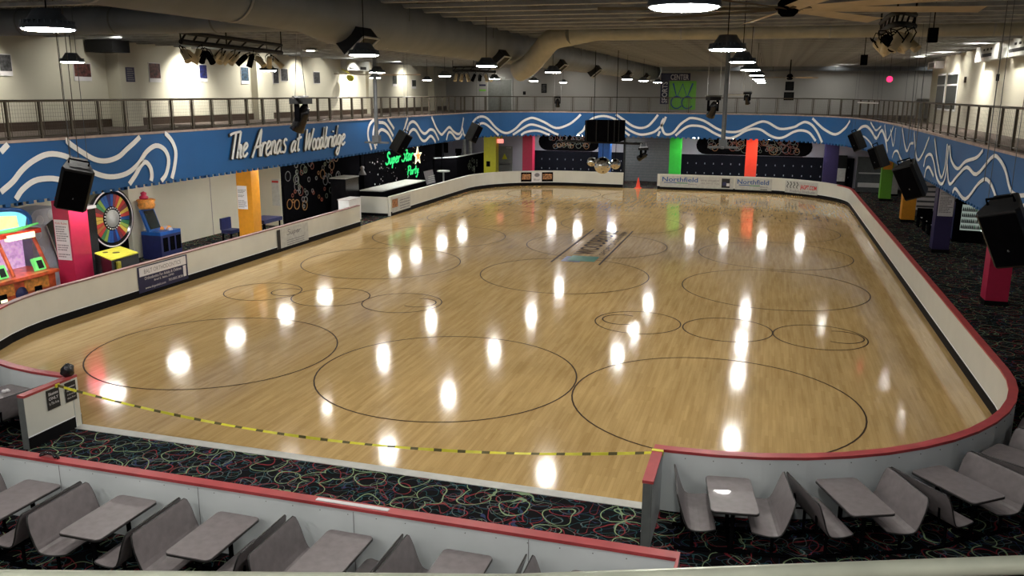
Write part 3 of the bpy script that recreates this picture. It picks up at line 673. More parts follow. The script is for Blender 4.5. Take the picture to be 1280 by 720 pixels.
def make_bench(label, L=1.15):
    """moulded shell facing +x, back top at x=0"""
    t = local(thing('booth_bench', label, 'bench', (0, 0, 0), 'booth benches'))
    prof = [(0, .93), (.012, .90), (.035, .82), (.065, .72), (.10, .61), (.13, .53), (.165, .465), (.21, .435), (.27, .425), (.34, .425), (.42, .435), (.49, .45), (.535, .447), (.555, .435)]
    n = len(prof); half = []
    for i in range(n):
        k = 0.
        if i == 0: k = .07
        elif i == 1: k = .035
        elif i == 2: k = .012
        elif i == n-1: k = .07
        elif i == n-2: k = .03
        half.append(L/2-k)
    rings = []
    for i, (x, z) in enumerate(prof):
        a = prof[max(i-1, 0)]; b = prof[min(i+1, n-1)]; d = Vector((b[0]-a[0], b[1]-a[1])).normalized(); nn = Vector((d.y, -d.x))*-.012
        h = half[i]; rings.append([(x-nn.x, -h, z-nn.y), (x+nn.x, -h, z+nn.y), (x+nn.x, h, z+nn.y), (x-nn.x, h, z-nn.y)])
    MB().rings(rings, 0, True, False).build('shell', 'lam', t)
    mb = MB()
    for s in (-1, 1):
        pts = [Vector((prof[i][0], s*(half[i]+.004), prof[i][1])) for i in range(n)]; mb.tube(pts, .011, 0, 6)
    mb.tube([(prof[0][0], -half[0], prof[0][1]), (prof[0][0], half[0], prof[0][1])], .011, 0, 6); mb.tube([(prof[-1][0], -half[-1], prof[-1][1]), (prof[-1][0], half[-1], prof[-1][1])], .011, 0, 6)
    mb.build('edge_band', 'edge', t)
    for y in (-.35, .35):
        mb = MB(); mb.tube([(.07, y, .66), (.09, y, .42), (.3, y, .40), (.45, y, .41)], .018, 0, 6); mb.tube([(.25, y, .40), (.25, y, 0.03)], .024, 0, 8); mb.box((.0, y-.03, 0), (.5, y+.03, .03)); mb.build('leg', 'black', t)
    return t
ORD = ['first', 'second', 'third', 'fourth', 'fifth', 'sixth', 'seventh']
T0 = make_table('x'); S0 = make_bench('x')
first = [T0, S0]
def put(kind, x, y, rz, label):
    o = first[kind]
    if o is not None: first[kind] = None; o.location = (x, y, 0); o.rotation_euler = (0, 0, rz); o['label'] = label; return o
    return dup([T0, S0][kind], (x, y, 0), rz, label)
cs = [-10.06, -8.36, -6.68, -4.96, -3.30, -1.62]
for i, x in enumerate(cs):
    put(0, x, 8.66, 0, 'grey booth table against the low red-capped wall, %s from the left end' % ORD[i])
    if i > 0 or True: put(1, x-.80, 8.6, 0, 'grey booth bench on the left side of the %s table along the low wall' % ORD[i])
    put(1, x+.80, 8.6, PI, 'grey booth bench on the right side of the %s table along the low wall' % ORD[i])
c0 = (RA, YF+RC)
for i, a in enumerate((8, 23, 38, 53, 68)):
    for kind, da in ((0, 0), (1, -6.75), (1, 6.75)):
        if kind == 1 and i == 4 and da > 0: pass
        th_ = math.radians(a if kind == 0 else a+da); R = 6.86 if kind == 0 else 6.92
        x, y = c0[0]+R*math.sin(th_), c0[1]-R*math.cos(th_)
        if kind == 0: put(0, x, y, math.radians(a), 'grey booth table against the curved right barrier, %s counting from the grey post' % ORD[i])
        elif da < 0: put(1, x, y, math.radians(a), 'grey booth bench on the post side of the %s table of the curved right row' % ORD[i])
        else: put(1, x, y, math.radians(a)+PI, 'grey booth bench on the far side of the %s table of the curved right row' % ORD[i])
cl = (XL+RC, YF+RC)
for i, a in enumerate((-8, -23)):
    th_ = math.radians(a); x, y = cl[0]+6.86*math.sin(th_), cl[1]-6.86*math.cos(th_)
    w = ('beside the left barrier stub', 'one place further left of the left stub')[i]
    put(0, x, y, th_, 'grey booth table inside the near left corner, '+w)
    for da, nm in ((-6.7, 'away from'), (6.7, 'nearer')):
        if i == 1 and da < 0: continue
        t2 = math.radians(a+da); x, y = cl[0]+6.92*math.sin(t2), cl[1]-6.92*math.cos(t2)
        put(1, x, y, th_+(0 if da < 0 else PI), 'grey bench in the near left corner, %s the stub, table %s' % (nm, ('by stub', 'further left')[i]))
th_ = math.radians(-8); x, y = cl[0]+6.86*math.sin(th_), cl[1]-6.86*math.cos(th_)
mb = MB(); rnd = random.Random(5)
for k in range(5): mb.ball((x+.12+rnd.uniform(-.04, .04), y+.2+rnd.uniform(-.04, .04), .775+rnd.uniform(0, .02)), .03+rnd.uniform(0, .012), 0, 7, 4)
tag(mb.build('napkin', 'paper'), 'crumpled white napkin on the booth table beside the left stub', 'napkin')

# ------------------------------------------------------------------ railings
def railing(label, path, z=FZT, step=1.1, posts=None):
    """path polyline with straight runs"""
    t = thing('balcony_railing', label, 'railing', (path[0][0], path[0][1], z))
    pts = [Vector((x, y, 0)) for x, y in path]
    mb = MB(); mb.tube([p+Vector((0, 0, z+1.09)) for p in pts], .032, 0, 8); mb.build('top_rail', 'rail', t)
    mb = MB(); mb.tube([p+Vector((0, 0, z+.14)) for p in pts], .018, 0, 6); mb.build('bottom_rail', 'rail', t)
    w = MB(); k = 0; acc = .0
    for a, b in zip(pts[:-1], pts[1:]):
        L = (b-a).length; d = (b-a)/L; s = acc
        while s < L:
            p = a+d*s; k += 1
            if k <= 98:
                mb = MB(); mb.box((p.x-.03, p.y-.03, z), (p.x+.03, p.y+.03, z+1.07)); mb.build('post', 'rail', t)
            for f in (-.11, .11):
                q = p+d*f; w.tube([(q.x, q.y, z+.14), (q.x, q.y, z+1.07)], .013, 0, 5, False)
            if s+step <= L+.5:
                for g in range(1, 10):
                    q = p+d*(.11+g*(step-.22)/10); w.tube([(q.x, q.y, z+.16), (q.x, q.y, z+1.06)], .0028, 0, 3, False)
            s += step
        acc = s-L
        for g in range(1, 9): 
            h = z+.14+g*.103; w.tube([(a.x, a.y, h), (b.x, b.y, h)], .0028, 0, 3, False)
    w.build('mesh_infill', 'rail', t); return t
ro = offset(fpath, .14)
i1 = next(i for i, p in enumerate(fpath) if p[1] >= 54)
rl = [(ro[0][0], 12.6), (ro[1][0], 17.98), (ro[1][0], 53.9)]
railing('bronze mesh railing along the left balcony above the blue sign fascia', rl)
railing('bronze mesh railing along the far balcony in front of the green emblem sign', ro[i1:i1+11]+[(-8, FYB+.14), (-3.6, FYB+.14)], step=1.35)
j = next(i for i, p in enumerate(fpath) if p == (-3.5, FYB))
railing('bronze mesh railing along the right balcony in front of the spotlit wall', [ro[j]]+ro[j+1:j+7]+[(5.76, 43), (5.76, 12)], step=1.35)
# pale rail in front of the viewing deck
a, b = onZ(-60, 713, 5.45), onZ(640, 719, 5.45); c = onZ(1380, 692, 5.45)
vr = thing('viewing_rail', 'pale smooth pipe rail running across the bottom edge of the view', 'railing', (b.x, b.y, 5.1))
MB().tube([a+Vector((-1.4, -1.0, -.022)), a+Vector((0, 0, -.022)), b+Vector((0, 0, -.022)), c+Vector((0, 0, -.022)), c+Vector((3.4, 1.1, -.022))], .022, 0, 14).build('pipe', 'railw', vr)
for p in (a+Vector((-.5, -.35, 0)), c+Vector((.4, .13, 0)), c+Vector((3.2, 1.03, 0))): MB().tube([(p.x, p.y, 5.05), (p.x, p.y, 5.43)], .018, 0, 10).build('post', 'railw', vr)
mb = MB(); mb.prism([(-6, -4), (5.3, -4), (5.3, c.y+1.0), (c.x+.6, c.y+.2), (b.x, b.y-.02), (a.x, a.y), (a.x-1.6, a.y-1.15), (-6, -1)], 4.85, 5.05)
struct(mb.build('floor_viewing_deck', 'bfloor', origin=(0, 0, 0)))

# ------------------------------------------------------------------ pillars
def pillar(label, x0, x1, y0, y1, ma, sign=None, h=FZB, kick=True):
    t = thing('support_pillar', label, 'pillar', ((x0+x1)/2, (y0+y1)/2, 0), None, 0, 'thing')
    mb = MB(); mb.box((x0, y0, .14 if kick else 0), (x1, y1, h)); mb.build('shaft', ma, t)
    if kick: MB().box((x0-.012, y0-.012, 0), (x1+.012, y1+.012, .14)).build('base', 'kick', t)
    return t
def notice(label, x0, x1, y, z0, z1, head=None, lines=14, headm='inkr', paper='paper'):
    o = thing('paper_notice', label, 'notice', ((x0+x1)/2, y, (z0+z1)/2))
    MB().box((x0, y-.012, z0), (x1, y, z1)).build('sheet', paper, o)
    H = z1-z0; W = x1-x0; rnd = random.Random(int(x0*77)); mb = MB()
    for k in range(lines):
        z = z1-H*(.16+.8*k/lines); w = W*rnd.uniform(.5, .84)
        if rnd.random() < .12: continue
        xa = x0+W*.08; 
        while xa < x0+W*.08+w:
            l = rnd.uniform(.02, .07); mb.box((xa, y-.014, z-H*.028), (min(xa+l, x1-.03), y-.012, z)); xa += l+.014
    mb.build('lettering', 'ink', o)
    if head: text(head, ((x0+x1)/2, y-.013, z1-H*.11), (1, 0, 0), (0, 0, 1), H*.055, headm, o, 'heading', width=W*.84, align='C', th=.002)
    return o
pillar('crimson pillar behind the left barrier next to the prize wheel', -21.7, -21.06, 21.52, 22.3, 'red')
notice('long white typed notice on the near crimson pillar', -21.67, -21.12, 21.52, 1.15, 2.45, 'Rink Rules')
pillar('amber pillar behind the left barrier before the black party room', -21.80, -21.06, 31.6, 32.2, 'orange')
notice('white typed notice on the amber pillar of the left side', -21.78, -21.3, 31.6, 1.5, 2.5)
pillar('yellow pillar in the far left corner beside the grey exit door', -20.45, -19.5, 61.2, 61.9, 'yellow')
MB().box((-20.25, 61.17, 1.0), (-19.95, 61.2, 1.4)).build('wall_phone', 'black', thing('pillar_box', 'small black box fixed low on the yellow pillar', 'box', (-20.1, 61.18, 1.0)))
pillar('crimson pillar at the far end between the exit door and the mural', -17.42, -16.66, 61.2, 61.9, 'red')
pillar('blue pillar at the far end behind the mirror balls', -11.7, -10.85, 61.2, 61.9, 'bluep')
pillar('bright green pillar at the far end right of the roll-up door', -6.6, -5.8, 61.2, 61.9, 'green')
pillar('bright red pillar at the far end between the two black murals', -1.38, -.62, 61.2, 61.9, 'red2')
pillar('indigo pillar at the far end right of the mural', 3.75, 4.66, 61.2, 61.9, 'purple')
pillar('leaf green pillar at the far end of the right aisle with an orange poster', 6.95, 7.6, 57.2, 57.85, 'green2')
pillar('amber pillar in the right aisle behind a hanging speaker', 6.95, 7.6, 47.8, 48.45, 'orange')
pillar('indigo pillar in the right aisle beside the vending machine', 6.97, 7.62, 38.8, 39.45, 'purple')
pillar('crimson pillar in the right aisle nearest the viewer', 6.97, 7.62, 29.3, 29.95, 'red')
notice('white notice with red heading on the indigo pillar by the vending machine', 7.02, 7.60, 38.8, 1.55, 2.75, 'RINK RULES')
notice('white notice on the near crimson pillar of the right aisle', 7.12, 7.60, 29.3, 1.3, 2.4)
o = notice('orange poster on the leaf green pillar of the right aisle', 7.0, 7.55, 57.2, 1.95, 2.6, None, 0, paper='orange'); text('STAR', (7.27, 57.186, 2.2), (1, 0, 0), (0, 0, 1), .22, 'inkr', o, width=.4, align='C', th=.002)

# ------------------------------------------------------------------ lamps
def make_lamp():
    t = local(thing('pendant_lamp', 'round dark high-bay lamp hanging on a thin cable', 'lamp', (0, 0, 0), 'high-bay lamps over the rink'))
    MB().lathe([(.02, .20), (.13, .20), (.16, .15), (.21, .08), (.275, .03), (.285, .0), (.285, -.012), (.26, -.012), (.26, .0)], seg=28).build('housing', 'lampbody', t)
    mb = MB()
    for k in range(28):
        a = 2*PI*k/28; c, s = math.cos(a), math.sin(a); mb.box((.15, -.004, .02), (.27, .004, .075), 0, Matrix.Rotation(a, 3, 'Z'), (0, 0, 0))
    mb.build('cooling_fin', 'lampbody', t)
    MB().lathe([(.002, -.012), (.255, -.012), (.255, -.02), (.22, -.03), (.002, -.036)], seg=28).build('diffuser', 'lamp', t)
    MB().tube([(0, 0, .2), (0, 0, 1.65)], .008, 0, 5).build('cable', 'black', t)
    return t
LH = 7.15
direct = [(60, 35), (90, 77), (335, 88), (455, 68), (608, 82), (691, 90), (855, 7), (909, 61), (928, 77), (938, 87), (946, 94)]
lamps = [tuple(onZ(x, y, LH))[:2] for x, y in direct]
lamps += [(-.6, 41.5), (-.6, 47.2), (-.6, 54.6), (-6.85, 42.8), (-6.75, 47.8), (-6.85, 54.8), (-13.3, 28.0), (-13.3, 34.6), (-13.4, 41.8), (-13.4, 49.4), (-13.5, 57.3), (-18.6, 38.9), (-19.0, 46.6)]
unseen_lamps = [(-6.9, 1.2), (-.65, -.6), (-13.5, 7.4), (-13.5, .8), (5.4, 1.0), (-20, 8), (-3.6, -2.6), (-10.2, -1.5)]  # out-of-view lamps added to brighten the booths and low wall
wh = ['nearest the left wall at the upper left corner of the view', 'second nearest over the left side, low in front of a framed poster', 'below the ring of can lights by the left wall', 'beside the tall left ceiling pole under the big duct', 'under the middle of the big duct', 'under the far half of the big duct right of the beige elbow',
      'large and bright at the top centre of the view', 'just left of the tall right ceiling pole, second of its row', 'third of the row right of the tall right pole', 'fourth of the row right of the tall right pole', 'fifth of the row right of the tall right pole']
L0 = make_lamp()
for i, (x, y) in enumerate(lamps):
    lab = 'round high-bay lamp '+wh[i] if i < len(wh) else 'small distant round high-bay lamp over the far half of the rink'
    if i == 0: L0.location = (x, y, LH); L0['label'] = lab
    else: dup(L0, (x, y, LH), 0, lab)
for x, y in unseen_lamps: dup(L0, (x, y, LH+.35), 0, 'unseen round high-bay lamp added to light the viewing side')
# soft discs on the balcony ceiling at the right
D0 = local(thing('ceiling_downlight', 'x', 'lamp', (0, 0, 0), 'round ceiling downlights at the right'))
MB().lathe([(.30, .05), (.33, .05), (.33, -.02), (.28, -.02)], seg=24).build('trim_ring', 'steel', D0); MB().lathe([(.002, .0), (.28, .0), (.28, -.01), (.002, -.04)], seg=24).build('diffuser', 'lampd', D0)
MB().tube([(0, 0, .04), (0, 0, .5)], .02, 0, 6).build('stem', 'joist', D0)
dl = [onZ(388, 63, 8.2), onZ(1227, 50, 8.4), onZ(1182, 62, 8.4), onZ(1151, 68, 8.4), onZ(1057, 78, 8.4)]
for i, (p, w) in enumerate(zip(dl, ('beyond the curved truss at the left', 'beside the beige wall units', 'left of the beige wall units', 'above the exit box on the right', 'far off over the back right corner'))):
    lab = 'round white downlight under the ceiling, '+w
    if i == 0: D0.location = tuple(p); D0['label'] = lab
    else: dup(D0, tuple(p), 0, lab)
# lamps under the balcony
U0 = local(thing('balcony_underside_lamp', 'square white lamp on the underside of the balcony', 'lamp', (0, 0, 0), 'lamps under the balcony'))
MB().box((-.30, -.30, 0), (.30, .30, .05)).build('housing', 'steel', U0); MB().box((-.27, -.27, -.012), (.27, .27, 0)).build('diffuser', 'lampu', U0)
us = [(-20.6, y) for y in (18.4, 22.1, 25.5, 29.1, 33, 36.6, 45, 48.2, 52.7, 56.7)]+[(-4.86, 60.9), (-2.5, 60.9), (.1, 60.8), (2.6, 60.6), (-15.3, 62), (-13.1, 61.1), (-10.6, 61.5)]
for i, (x, y) in enumerate(us):
    lab = 'square white lamp under the %s balcony seen as a bright reflection' % ('left' if x < -19 else 'far')
    if i == 0: U0.location = (x, y, FZB-.04); U0['label'] = lab
    else: dup(U0, (x, y, FZB-.04), 0, lab)
for y in (16.0, 34., 52.): dup(U0, (9.0, y, FZB-.05), 0, 'square white lamp under the right balcony', 'lamps under the balcony')
for o in list(COL.objects):
    if o.get('label') == 'square white lamp under the right balcony': o.scale = (.35, .35, 1)

def spot(loc, target, energy, size, blend=.6, col=(1, .96, .84), r=.05):
    l = bpy.data.lights.new('spotlight', 'SPOT'); l.energy = energy; l.spot_size = math.radians(size); l.spot_blend = blend; l.color = col; l.shadow_soft_size = r
    o = bpy.data.objects.new('spotlight', l); COL.objects.link(o); o.location = loc
    o.rotation_euler = (Vector(target)-Vector(loc)).to_track_quat('-Z', 'Y').to_euler()
SP = [((-23.2, 32.3, 8.3), (-24.6, 32.3, 6.0), 950), ((-23.2, 47.5, 8.3), (-24.6, 47.5, 6.0), 1000), ((-23.2, 22.5, 8.3), (-24.6, 22.0, 6.2), 380), ((-23.2, 41.5, 8.3), (-24.6, 41.5, 6.2), 420), ((-23.2, 55.5, 8.3), (-24.6, 55.5, 6.2), 450), ((-23.2, 37.2, 8.3), (-24.6, 36.4, 6.0), 260),
      ((-20.3, 62.8, 8.3), (-20.3, 64.2, 5.5), 420), ((-17.8, 62.9, 8.3), (-17.8, 64.2, 6), 130), ((-8.2, 62.8, 8.3), (-7.6, 64.2, 6), 120),
      ((7.0, 37.9, 8.3), (8.1, 37.9, 5.6), 620), ((7.0, 43.6, 8.3), (8.1, 43.6, 5.6), 240), ((7.0, 33.3, 8.3), (8.1, 33.0, 5.6), 240), ((7.0, 28, 8.3), (8.1, 28, 5.6), 200)]
for l, t, e in SP: spot(l, t, e*.95, 105, 1.0)
for y in (11.5, 20, 26, 32, 38, 44, 50, 56): spot((-22.3, y, 8.4), (-24.0, y, 5.4), 300, 140, 1.0, (1, .97, .86), .2)  # wide fill lights without fixtures, added to brighten the upper left wall
for y in (20, 26, 32, 38, 44): spot((6.6, y, 8.4), (7.8, y, 5.4), 200, 140, 1.0, (1, .95, .84), .2)  # same added fill for the upper right wall
for x in (-20, -14, -8, -2, 4, 10): spot((x, 61.3, 8.2), (x, 63.4, 5.4), 110, 140, 1.0, (1, .97, .88), .2)  # added fill with no fixture, lifts the upper back wall

# ------------------------------------------------------------------ ducts
d1 = thing('air_duct', 'big grey round air duct running the length of the hall below the ceiling', 'duct', (-8.4, 30, 8.0))
mb = MB(); pts = [(-8.2, 2, 8.0), (-8.2, 14.2, 8.0), (-8.35, 15.6, 8.0), (-8.4, 63.9, 8.0)]; mb.tube(pts, [.46, .46, .60, .60], 0, 28, False); mb.build('pipe', 'duct', d1)
mb = MB()
for y in (9.0, 12.0): mb.tube([(-8.2, y-.03, 8.0), (-8.2, y+.03, 8.0)], .475, 0, 28, False)
for k in range(42): y = 16.7+k*1.12; mb.tube([(-8.4, y-.02, 8.0), (-8.4, y+.02, 8.0)], .614, 0, 28, False)
mb.build('seam_ring', 'joist', d1)
for k, y in enumerate((15.9, 25.2, 33, 40.2, 49.6, 57)):
    mb = MB(); R = Matrix.Rotation(math.radians(-40), 3, 'Y'); pc = Vector((-8.4, y, 8.0))
    def W(a): return pc+R@Vector(a)
    vs = [W((-.27+.54*i, -.34+.68*j_, -.48-.36*h)) for h in (0, 1) for j_ in (0, 1) for i in (0, 1)]
    # outlet boot aimed down and toward the right side
    mb.add(vs, [(0, 1, 3, 2), (4, 6, 7, 5), (0, 4, 5, 1), (1, 5, 7, 3), (3, 7, 6, 2), (2, 6, 4, 0)], 0)
    ot = mb.build('outlet_boot', 'dark', d1)
    mb = MB()
    q4 = [W((-.27, -.34, -.845)), W((.27, -.34, -.845)), W((.27, .34, -.845)), W((-.27, .34, -.845))]
    for a_, b_ in zip(q4, q4[1:]+q4[:1]): mb.tube([a_, b_], .028, 0, 4)
    f_ = mb.build('grille_frame', 'greyl', ot)
mb = MB()
for y in (4, 10, 18, 24, 30, 36, 42, 48, 54, 60):
    for s in (-1, 1): mb.tube([(-8.35+s*.62, y, 8.0), (-8.35+s*.62, y, 8.75)], .012, 0, 4, False)
mb.build('hanger_strap', 'galv', d1)
d2 = thing('air_duct', 'dark round air duct crossing from the left wall to the big duct', 'duct', (-16, 16.5, 8.0))
MB().tube([(-24.4, 16.5, 8.02), (-9.6, 16.5, 8.02), (-8.7, 16.9, 8.02)], .30, 0, 20).build('pipe', 'duct', d2)
mb = MB(); [mb.tube([(x, 16.5, 8.02), (x+.05, 16.5, 8.02)], .312, 0, 20, False) for x in (-22, -19.4, -16.8, -14.2, -11.6)]; mb.build('seam_ring', 'galv', d2)
d3 = thing('air_duct', 'beige duct branching off the big duct with an elbow and crossing to the right', 'duct', (-4, 25.6, 8.2))
el = smooth([(-7.9, 27.2, 7.15), (-7.45, 26.9, 7.35), (-6.95, 26.5, 7.75), (-6.5, 26.1, 8.08), (-5.8, 25.7, 8.2)], 4)
MB().tube(el, [.33]*len(el), 0, 20).build('elbow', 'ductl', d3)
mb = MB(); mb.tube([(-5.8, 25.7, 8.2), (-5.0, 25.6, 8.22), (7.9, 25.6, 8.22)], [.33, .22, .22], 0, 20); mb.build('pipe', 'ductl', d3)
mb = MB(); [mb.tube([(x, 25.6, 8.22), (x+.05, 25.6, 8.22)], .232, 0, 20, False) for x in (-2.6, -.6, 1.4, 3.4, 5.4)]; mb.build('seam_ring', 'joist', d3)
d4 = thing('air_duct', 'grey round duct running along the top of the far wall', 'duct', (0, 62.5, 8.3))
MB().tube([(-7.5, 62.5, 8.28), (12.5, 62.5, 8.28)], .28, 0, 20).build('pipe', 'duct', d4)
mb = MB(); [mb.tube([(x, 62.5, 8.28), (x+.06, 62.5, 8.28)], .292, 0, 20, False) for x in (-4, 0, 4, 8)]; mb.build('seam_ring', 'galv', d4)
mb = MB(); mb.box((-24.4, 26.6, 7.85), (-23.2, 27.5, 8.3)); tag(mb.build('wall_vent_box', 'dark'), 'dark box vent above the first pilaster of the left wall', 'vent')

# ceiling fans
def fan(label, loc, R, rz, n=6, body='brown'):
    t = local(thing('ceiling_fan', label, 'fan', loc, None, rz))
    MB().lathe([(.001, -.14), (.10, -.14), (.16, -.08), (.17, .06), (.10, .16), (.03, .18), (.03, .9), (.001, .9)], seg=18).build('motor', 'black', t)
    for k in range(n):
        a = 2*PI*k/n; rot = Matrix.Rotation(a, 3, 'Z') @ Matrix.Rotation(math.radians(-14), 3, 'X')
        mb = MB(); prof = [(-.5, 0), (-.3, .25), (.2, .3), (.5, .05), (.2, .12), (-.3, .1)]
        w = .30 if R > 2.6 else .18
        r0 = [rot @ Vector((.22, p[0]*w*.8, p[1]*.06-.03)) for p in prof]; r1 = [rot @ Vector((R, p[0]*w, p[1]*.06-.03)) for p in prof]
        mb.rings([r0, r1], 0, True, False); b_ = mb.build('blade', 'blade', t)
        mb = MB(); mb.box((.12, -.03, -.035), (.4, .03, -.015), 0, rot, (0, 0, 0)); mb.build('blade_bracket', 'brown', b_)
    return t
fan('large ceiling fan with beige blades at the top right of the view', (.17, 14.9, 7.85), 3.05, math.radians(14), 8)
fan('far ceiling fan seen edge-on over the left balcony beside the tall pole', (-20.4, 42.8, 7.4), 2.4, math.radians(15), 5)
fan('distant ceiling fan low in front of the far wall', (.9, 48.5, 7.35), 1.6, math.radians(25), 5)

# hanging poles
def pole(label, x, y, z0, foot=True):
    t = thing('ceiling_pole', label, 'pole', (x, y, z0)); MB().tube([(x, y, z0), (x, y, 8.8)], .075, 0, 10).build('tube', 'galv', t)
    mb = MB(); mb.box((x-.5, y-.04, z0-.05), (x+.5, y+.04, z0+.02)); mb.box((x-.05, y-.35, z0-.05), (x+.05, y+.35, z0+.02)); mb.box((x-.13, y-.13, z0), (x+.13, y+.13, z0+.25)); mb.build('cross_foot', 'galv', t)
pole('tall grey pole hanging from the ceiling in front of the left sign fascia', -14.35, 30, 4.6)
pole('tall grey pole hanging from the ceiling over the right half of the rink', -1.45, 30, 4.72)

# speakers
def speaker(label, loc, rz, tilt, roll=0., s=1.):
    t = local(thing('hanging_speaker', label, 'speaker', loc, None, 0)); R = Matrix.Rotation(rz, 3, 'Z') @ Matrix.Rotation(tilt, 3, 'X') @ Matrix.Rotation(roll, 3, 'Y')
    W, D, H = .30*s, .27*s, .48*s
    poly = [(-W, -D*.75), (-W*.85, -D), (W*.85, -D), (W, -D*.75), (W*.55, D), (-W*.55, D)]
    mb = MB(); r0 = [R@Vector((x*.94, y*.94, -H)) for x, y in poly]; r1 = [R@Vector((x, y, -H+.03)) for x, y in poly]; r2_ = [R@Vector((x, y, H-.03)) for x, y in poly]; r3 = [R@Vector((x*.94, y*.94, H)) for x, y in poly]
    mb.rings([r0, r1, r2_, r3], 0, True, False); mb.build('cabinet', 'dark', t)
    mb = MB(); mb.slabp([R@Vector((x, -D-.004, z)) for x, z in ((-W*.8, -H*.9), (W*.8, -H*.9), (W*.8, H*.9), (-W*.8, H*.9))], R@Vector((0, -1, 0)), .012); mb.build('grille', 'black', t)
    mb = MB(); c0_ = R@Vector((0, -D-.018, -H*.35))
    mb.lathe([(.001, 0), (.022, 0), (.022, .006), (.001, .006)], c0_, 10, 0, 'y'); mb.build('badge', 'galv', t)
    mb = MB(); mb.tube([R@Vector((-W*.6, 0, H)), R@Vector((-W*.6, 0, H+.1)), R@Vector((W*.6, 0, H+.1)), R@Vector((W*.6, 0, H))], .02, 0, 6); mb.build('yoke', 'black', t)
    for sx in (-.5, .5):
        p = R@Vector((W*sx, 0, H+.1)); MB().tube([p, (p.x+.0, p.y, 8.7-loc[2])], .006, 0, 4).build('cable', 'galv', t)
    return t
speaker('black loudspeaker hanging in front of the near crimson pillar on the left', (-15.4, 16, 4.35), math.radians(40), math.radians(26), math.radians(16), 1.15)
speaker('black loudspeaker hanging before the green neon star sign', (-15.6, 35, 4.3), math.radians(70), math.radians(22), math.radians(22))
speaker('black loudspeaker hanging at the far left corner beside the yellow pillar', (-15.3, 44, 4.35), math.radians(70), math.radians(18), math.radians(20))
speaker('black loudspeaker hanging nearest the viewer on the right, in front of the red pillar', (3.8, 15.0, 4.4), math.radians(-25), math.radians(26), math.radians(-16), 1.08)
speaker('black loudspeaker hanging above the amber pillar of the right aisle', (3.8, 25, 4.27), math.radians(-30), math.radians(20), math.radians(-20), 1.0)
speaker('black loudspeaker hanging in front of the leaf green pillar', (3.87, 33, 4.32), math.radians(-60), math.radians(16), math.radians(-18), .82)
speaker('smallest black loudspeaker, hanging in front of the far right end of the blue fascia', (3.85, 41, 4.47), math.radians(-60), math.radians(18), math.radians(-20), .85)
# central speaker block
cb = thing('speaker_cluster', 'large black box hanging over the rink centre in front of the blue fascia', 'speaker', (-6.98, 38, 4.4))
MB().box((-7.76, 37.3, 4.40), (-6.2, 38.7, 5.3)).build('housing', 'black', cb)
mb = MB(); [mb.box((x-.02, 37.26, 4.38), (x+.02, 37.3, 5.32)) for x in (-7.7, -7.25, -6.72, -6.45, -6.25)]; mb.build('frame_strip', 'dark', cb)
for x in (-7.5, -6.5): MB().tube([(x, 38, 5.3), (x, 38, 8.7)], .015, 0, 5).build('cable', 'black', cb)
tr = thing('lighting_truss', 'thin dark lighting bar below the hanging black box', 'truss', (-7, 38, 4.3))
mb = MB(); mb.tube([(-9.0, 37.6, 4.36), (-5.35, 37.6, 4.30)], .03, 0, 6); mb.tube([(-9.0, 38.4, 4.36), (-5.35, 38.4, 4.30)], .03, 0, 6)
for k in range(8): mb.tube([(-9+k*.52, 37.6, 4.35), (-8.74+k*.52, 38.4, 4.34)], .012, 0, 4)
for x in (-7.6, -6.4): mb.tube([(x, 38, 4.33), (x, 38, 4.42)], .03, 0, 5)
mb.build('bar', 'dark', tr)
def disco(label, x, y, z, r):
    t = thing('mirror_ball', label, 'mirror ball', (x, y, z)); mb = MB(); n, s = 14, 22
    prof = [(max(.002, r*math.sin(PI*i/n)), -r*math.cos(PI*i/n)) for i in range(n+1)]
    mb.lathe(prof, (x, y, z), s, 0, 'z', False); mb.build('mirrored_sphere', 'chrome', t)
    MB().tube([(x, y, z+r), (x, y, 4.34)], .012, 0, 5).build('rod', 'black', t)
disco('largest mirror ball hanging in the middle below the black box', -7.05, 38.0, 3.30, .38)
disco('small mirror ball left of the largest one', -7.62, 38.3, 3.42, .21); disco('small mirror ball right of the largest one', -6.42, 37.7, 3.40, .23)

def moving_head(label, x, y, z, s, rz, tilt, rods=True, top=8.7, lens='gloss'):
    t = thing('moving_head_light', label, 'stage light', (x, y, z)); o = Vector((x, y, z)); R = Matrix.Rotation(rz, 3, 'Z'); Rt = R@Matrix.Rotation(tilt, 3, 'X')
    mb = MB(); mb.box((-.2*s, -.16*s, .28*s), (.2*s, .16*s, .40*s)); mb.v = [tuple(R@Vector(v)+o) for v in mb.v]; mb.build('base', 'dark', t)
    mb = MB()
    for sx in (-1, 1): mb.box((sx*.17*s-.02, -.06*s, -.08*s), (sx*.17*s+.02, .06*s, .3*s))
    mb.v = [tuple(R@Vector(v)+o) for v in mb.v]; mb.build('yoke', 'black', t)
    mb = MB(); mb.lathe([(.001, .26*s), (.09*s, .24*s), (.13*s, .1*s), (.14*s, -.16*s), (.16*s, -.3*s), (.14*s, -.31*s), (.001, -.28*s)], (0, 0, 0), 18); mb.v = [tuple(Rt@Vector(v)+o) for v in mb.v]; mb.build('head', 'gloss', t)
    mb = MB(); mb.lathe([(.001, -.30*s), (.12*s, -.305*s), (.12*s, -.315*s), (.001, -.325*s)], (0, 0, 0), 18); mb.v = [tuple(Rt@Vector(v)+o) for v in mb.v]; mb.build('lens', lens, t)
    mb = MB(); p = [R@Vector((sx*.3*s, 0, .42*s))+o for sx in (-1, 1)]; mb.tube(p, .03*s, 0, 6)
    if rods:
        for q_ in p: mb.tube([q_.lerp(o, .25)+Vector((0, 0, .1*s)), (q_.lerp(o, .25).x, y, top)], .014, 0, 5)
    mb.build('hanging_rod', 'steel', t)
moving_head('glossy black stage light hanging in front of the left sign lettering', -15.2, 26, 5.62, 1.6, PI/2, .45)
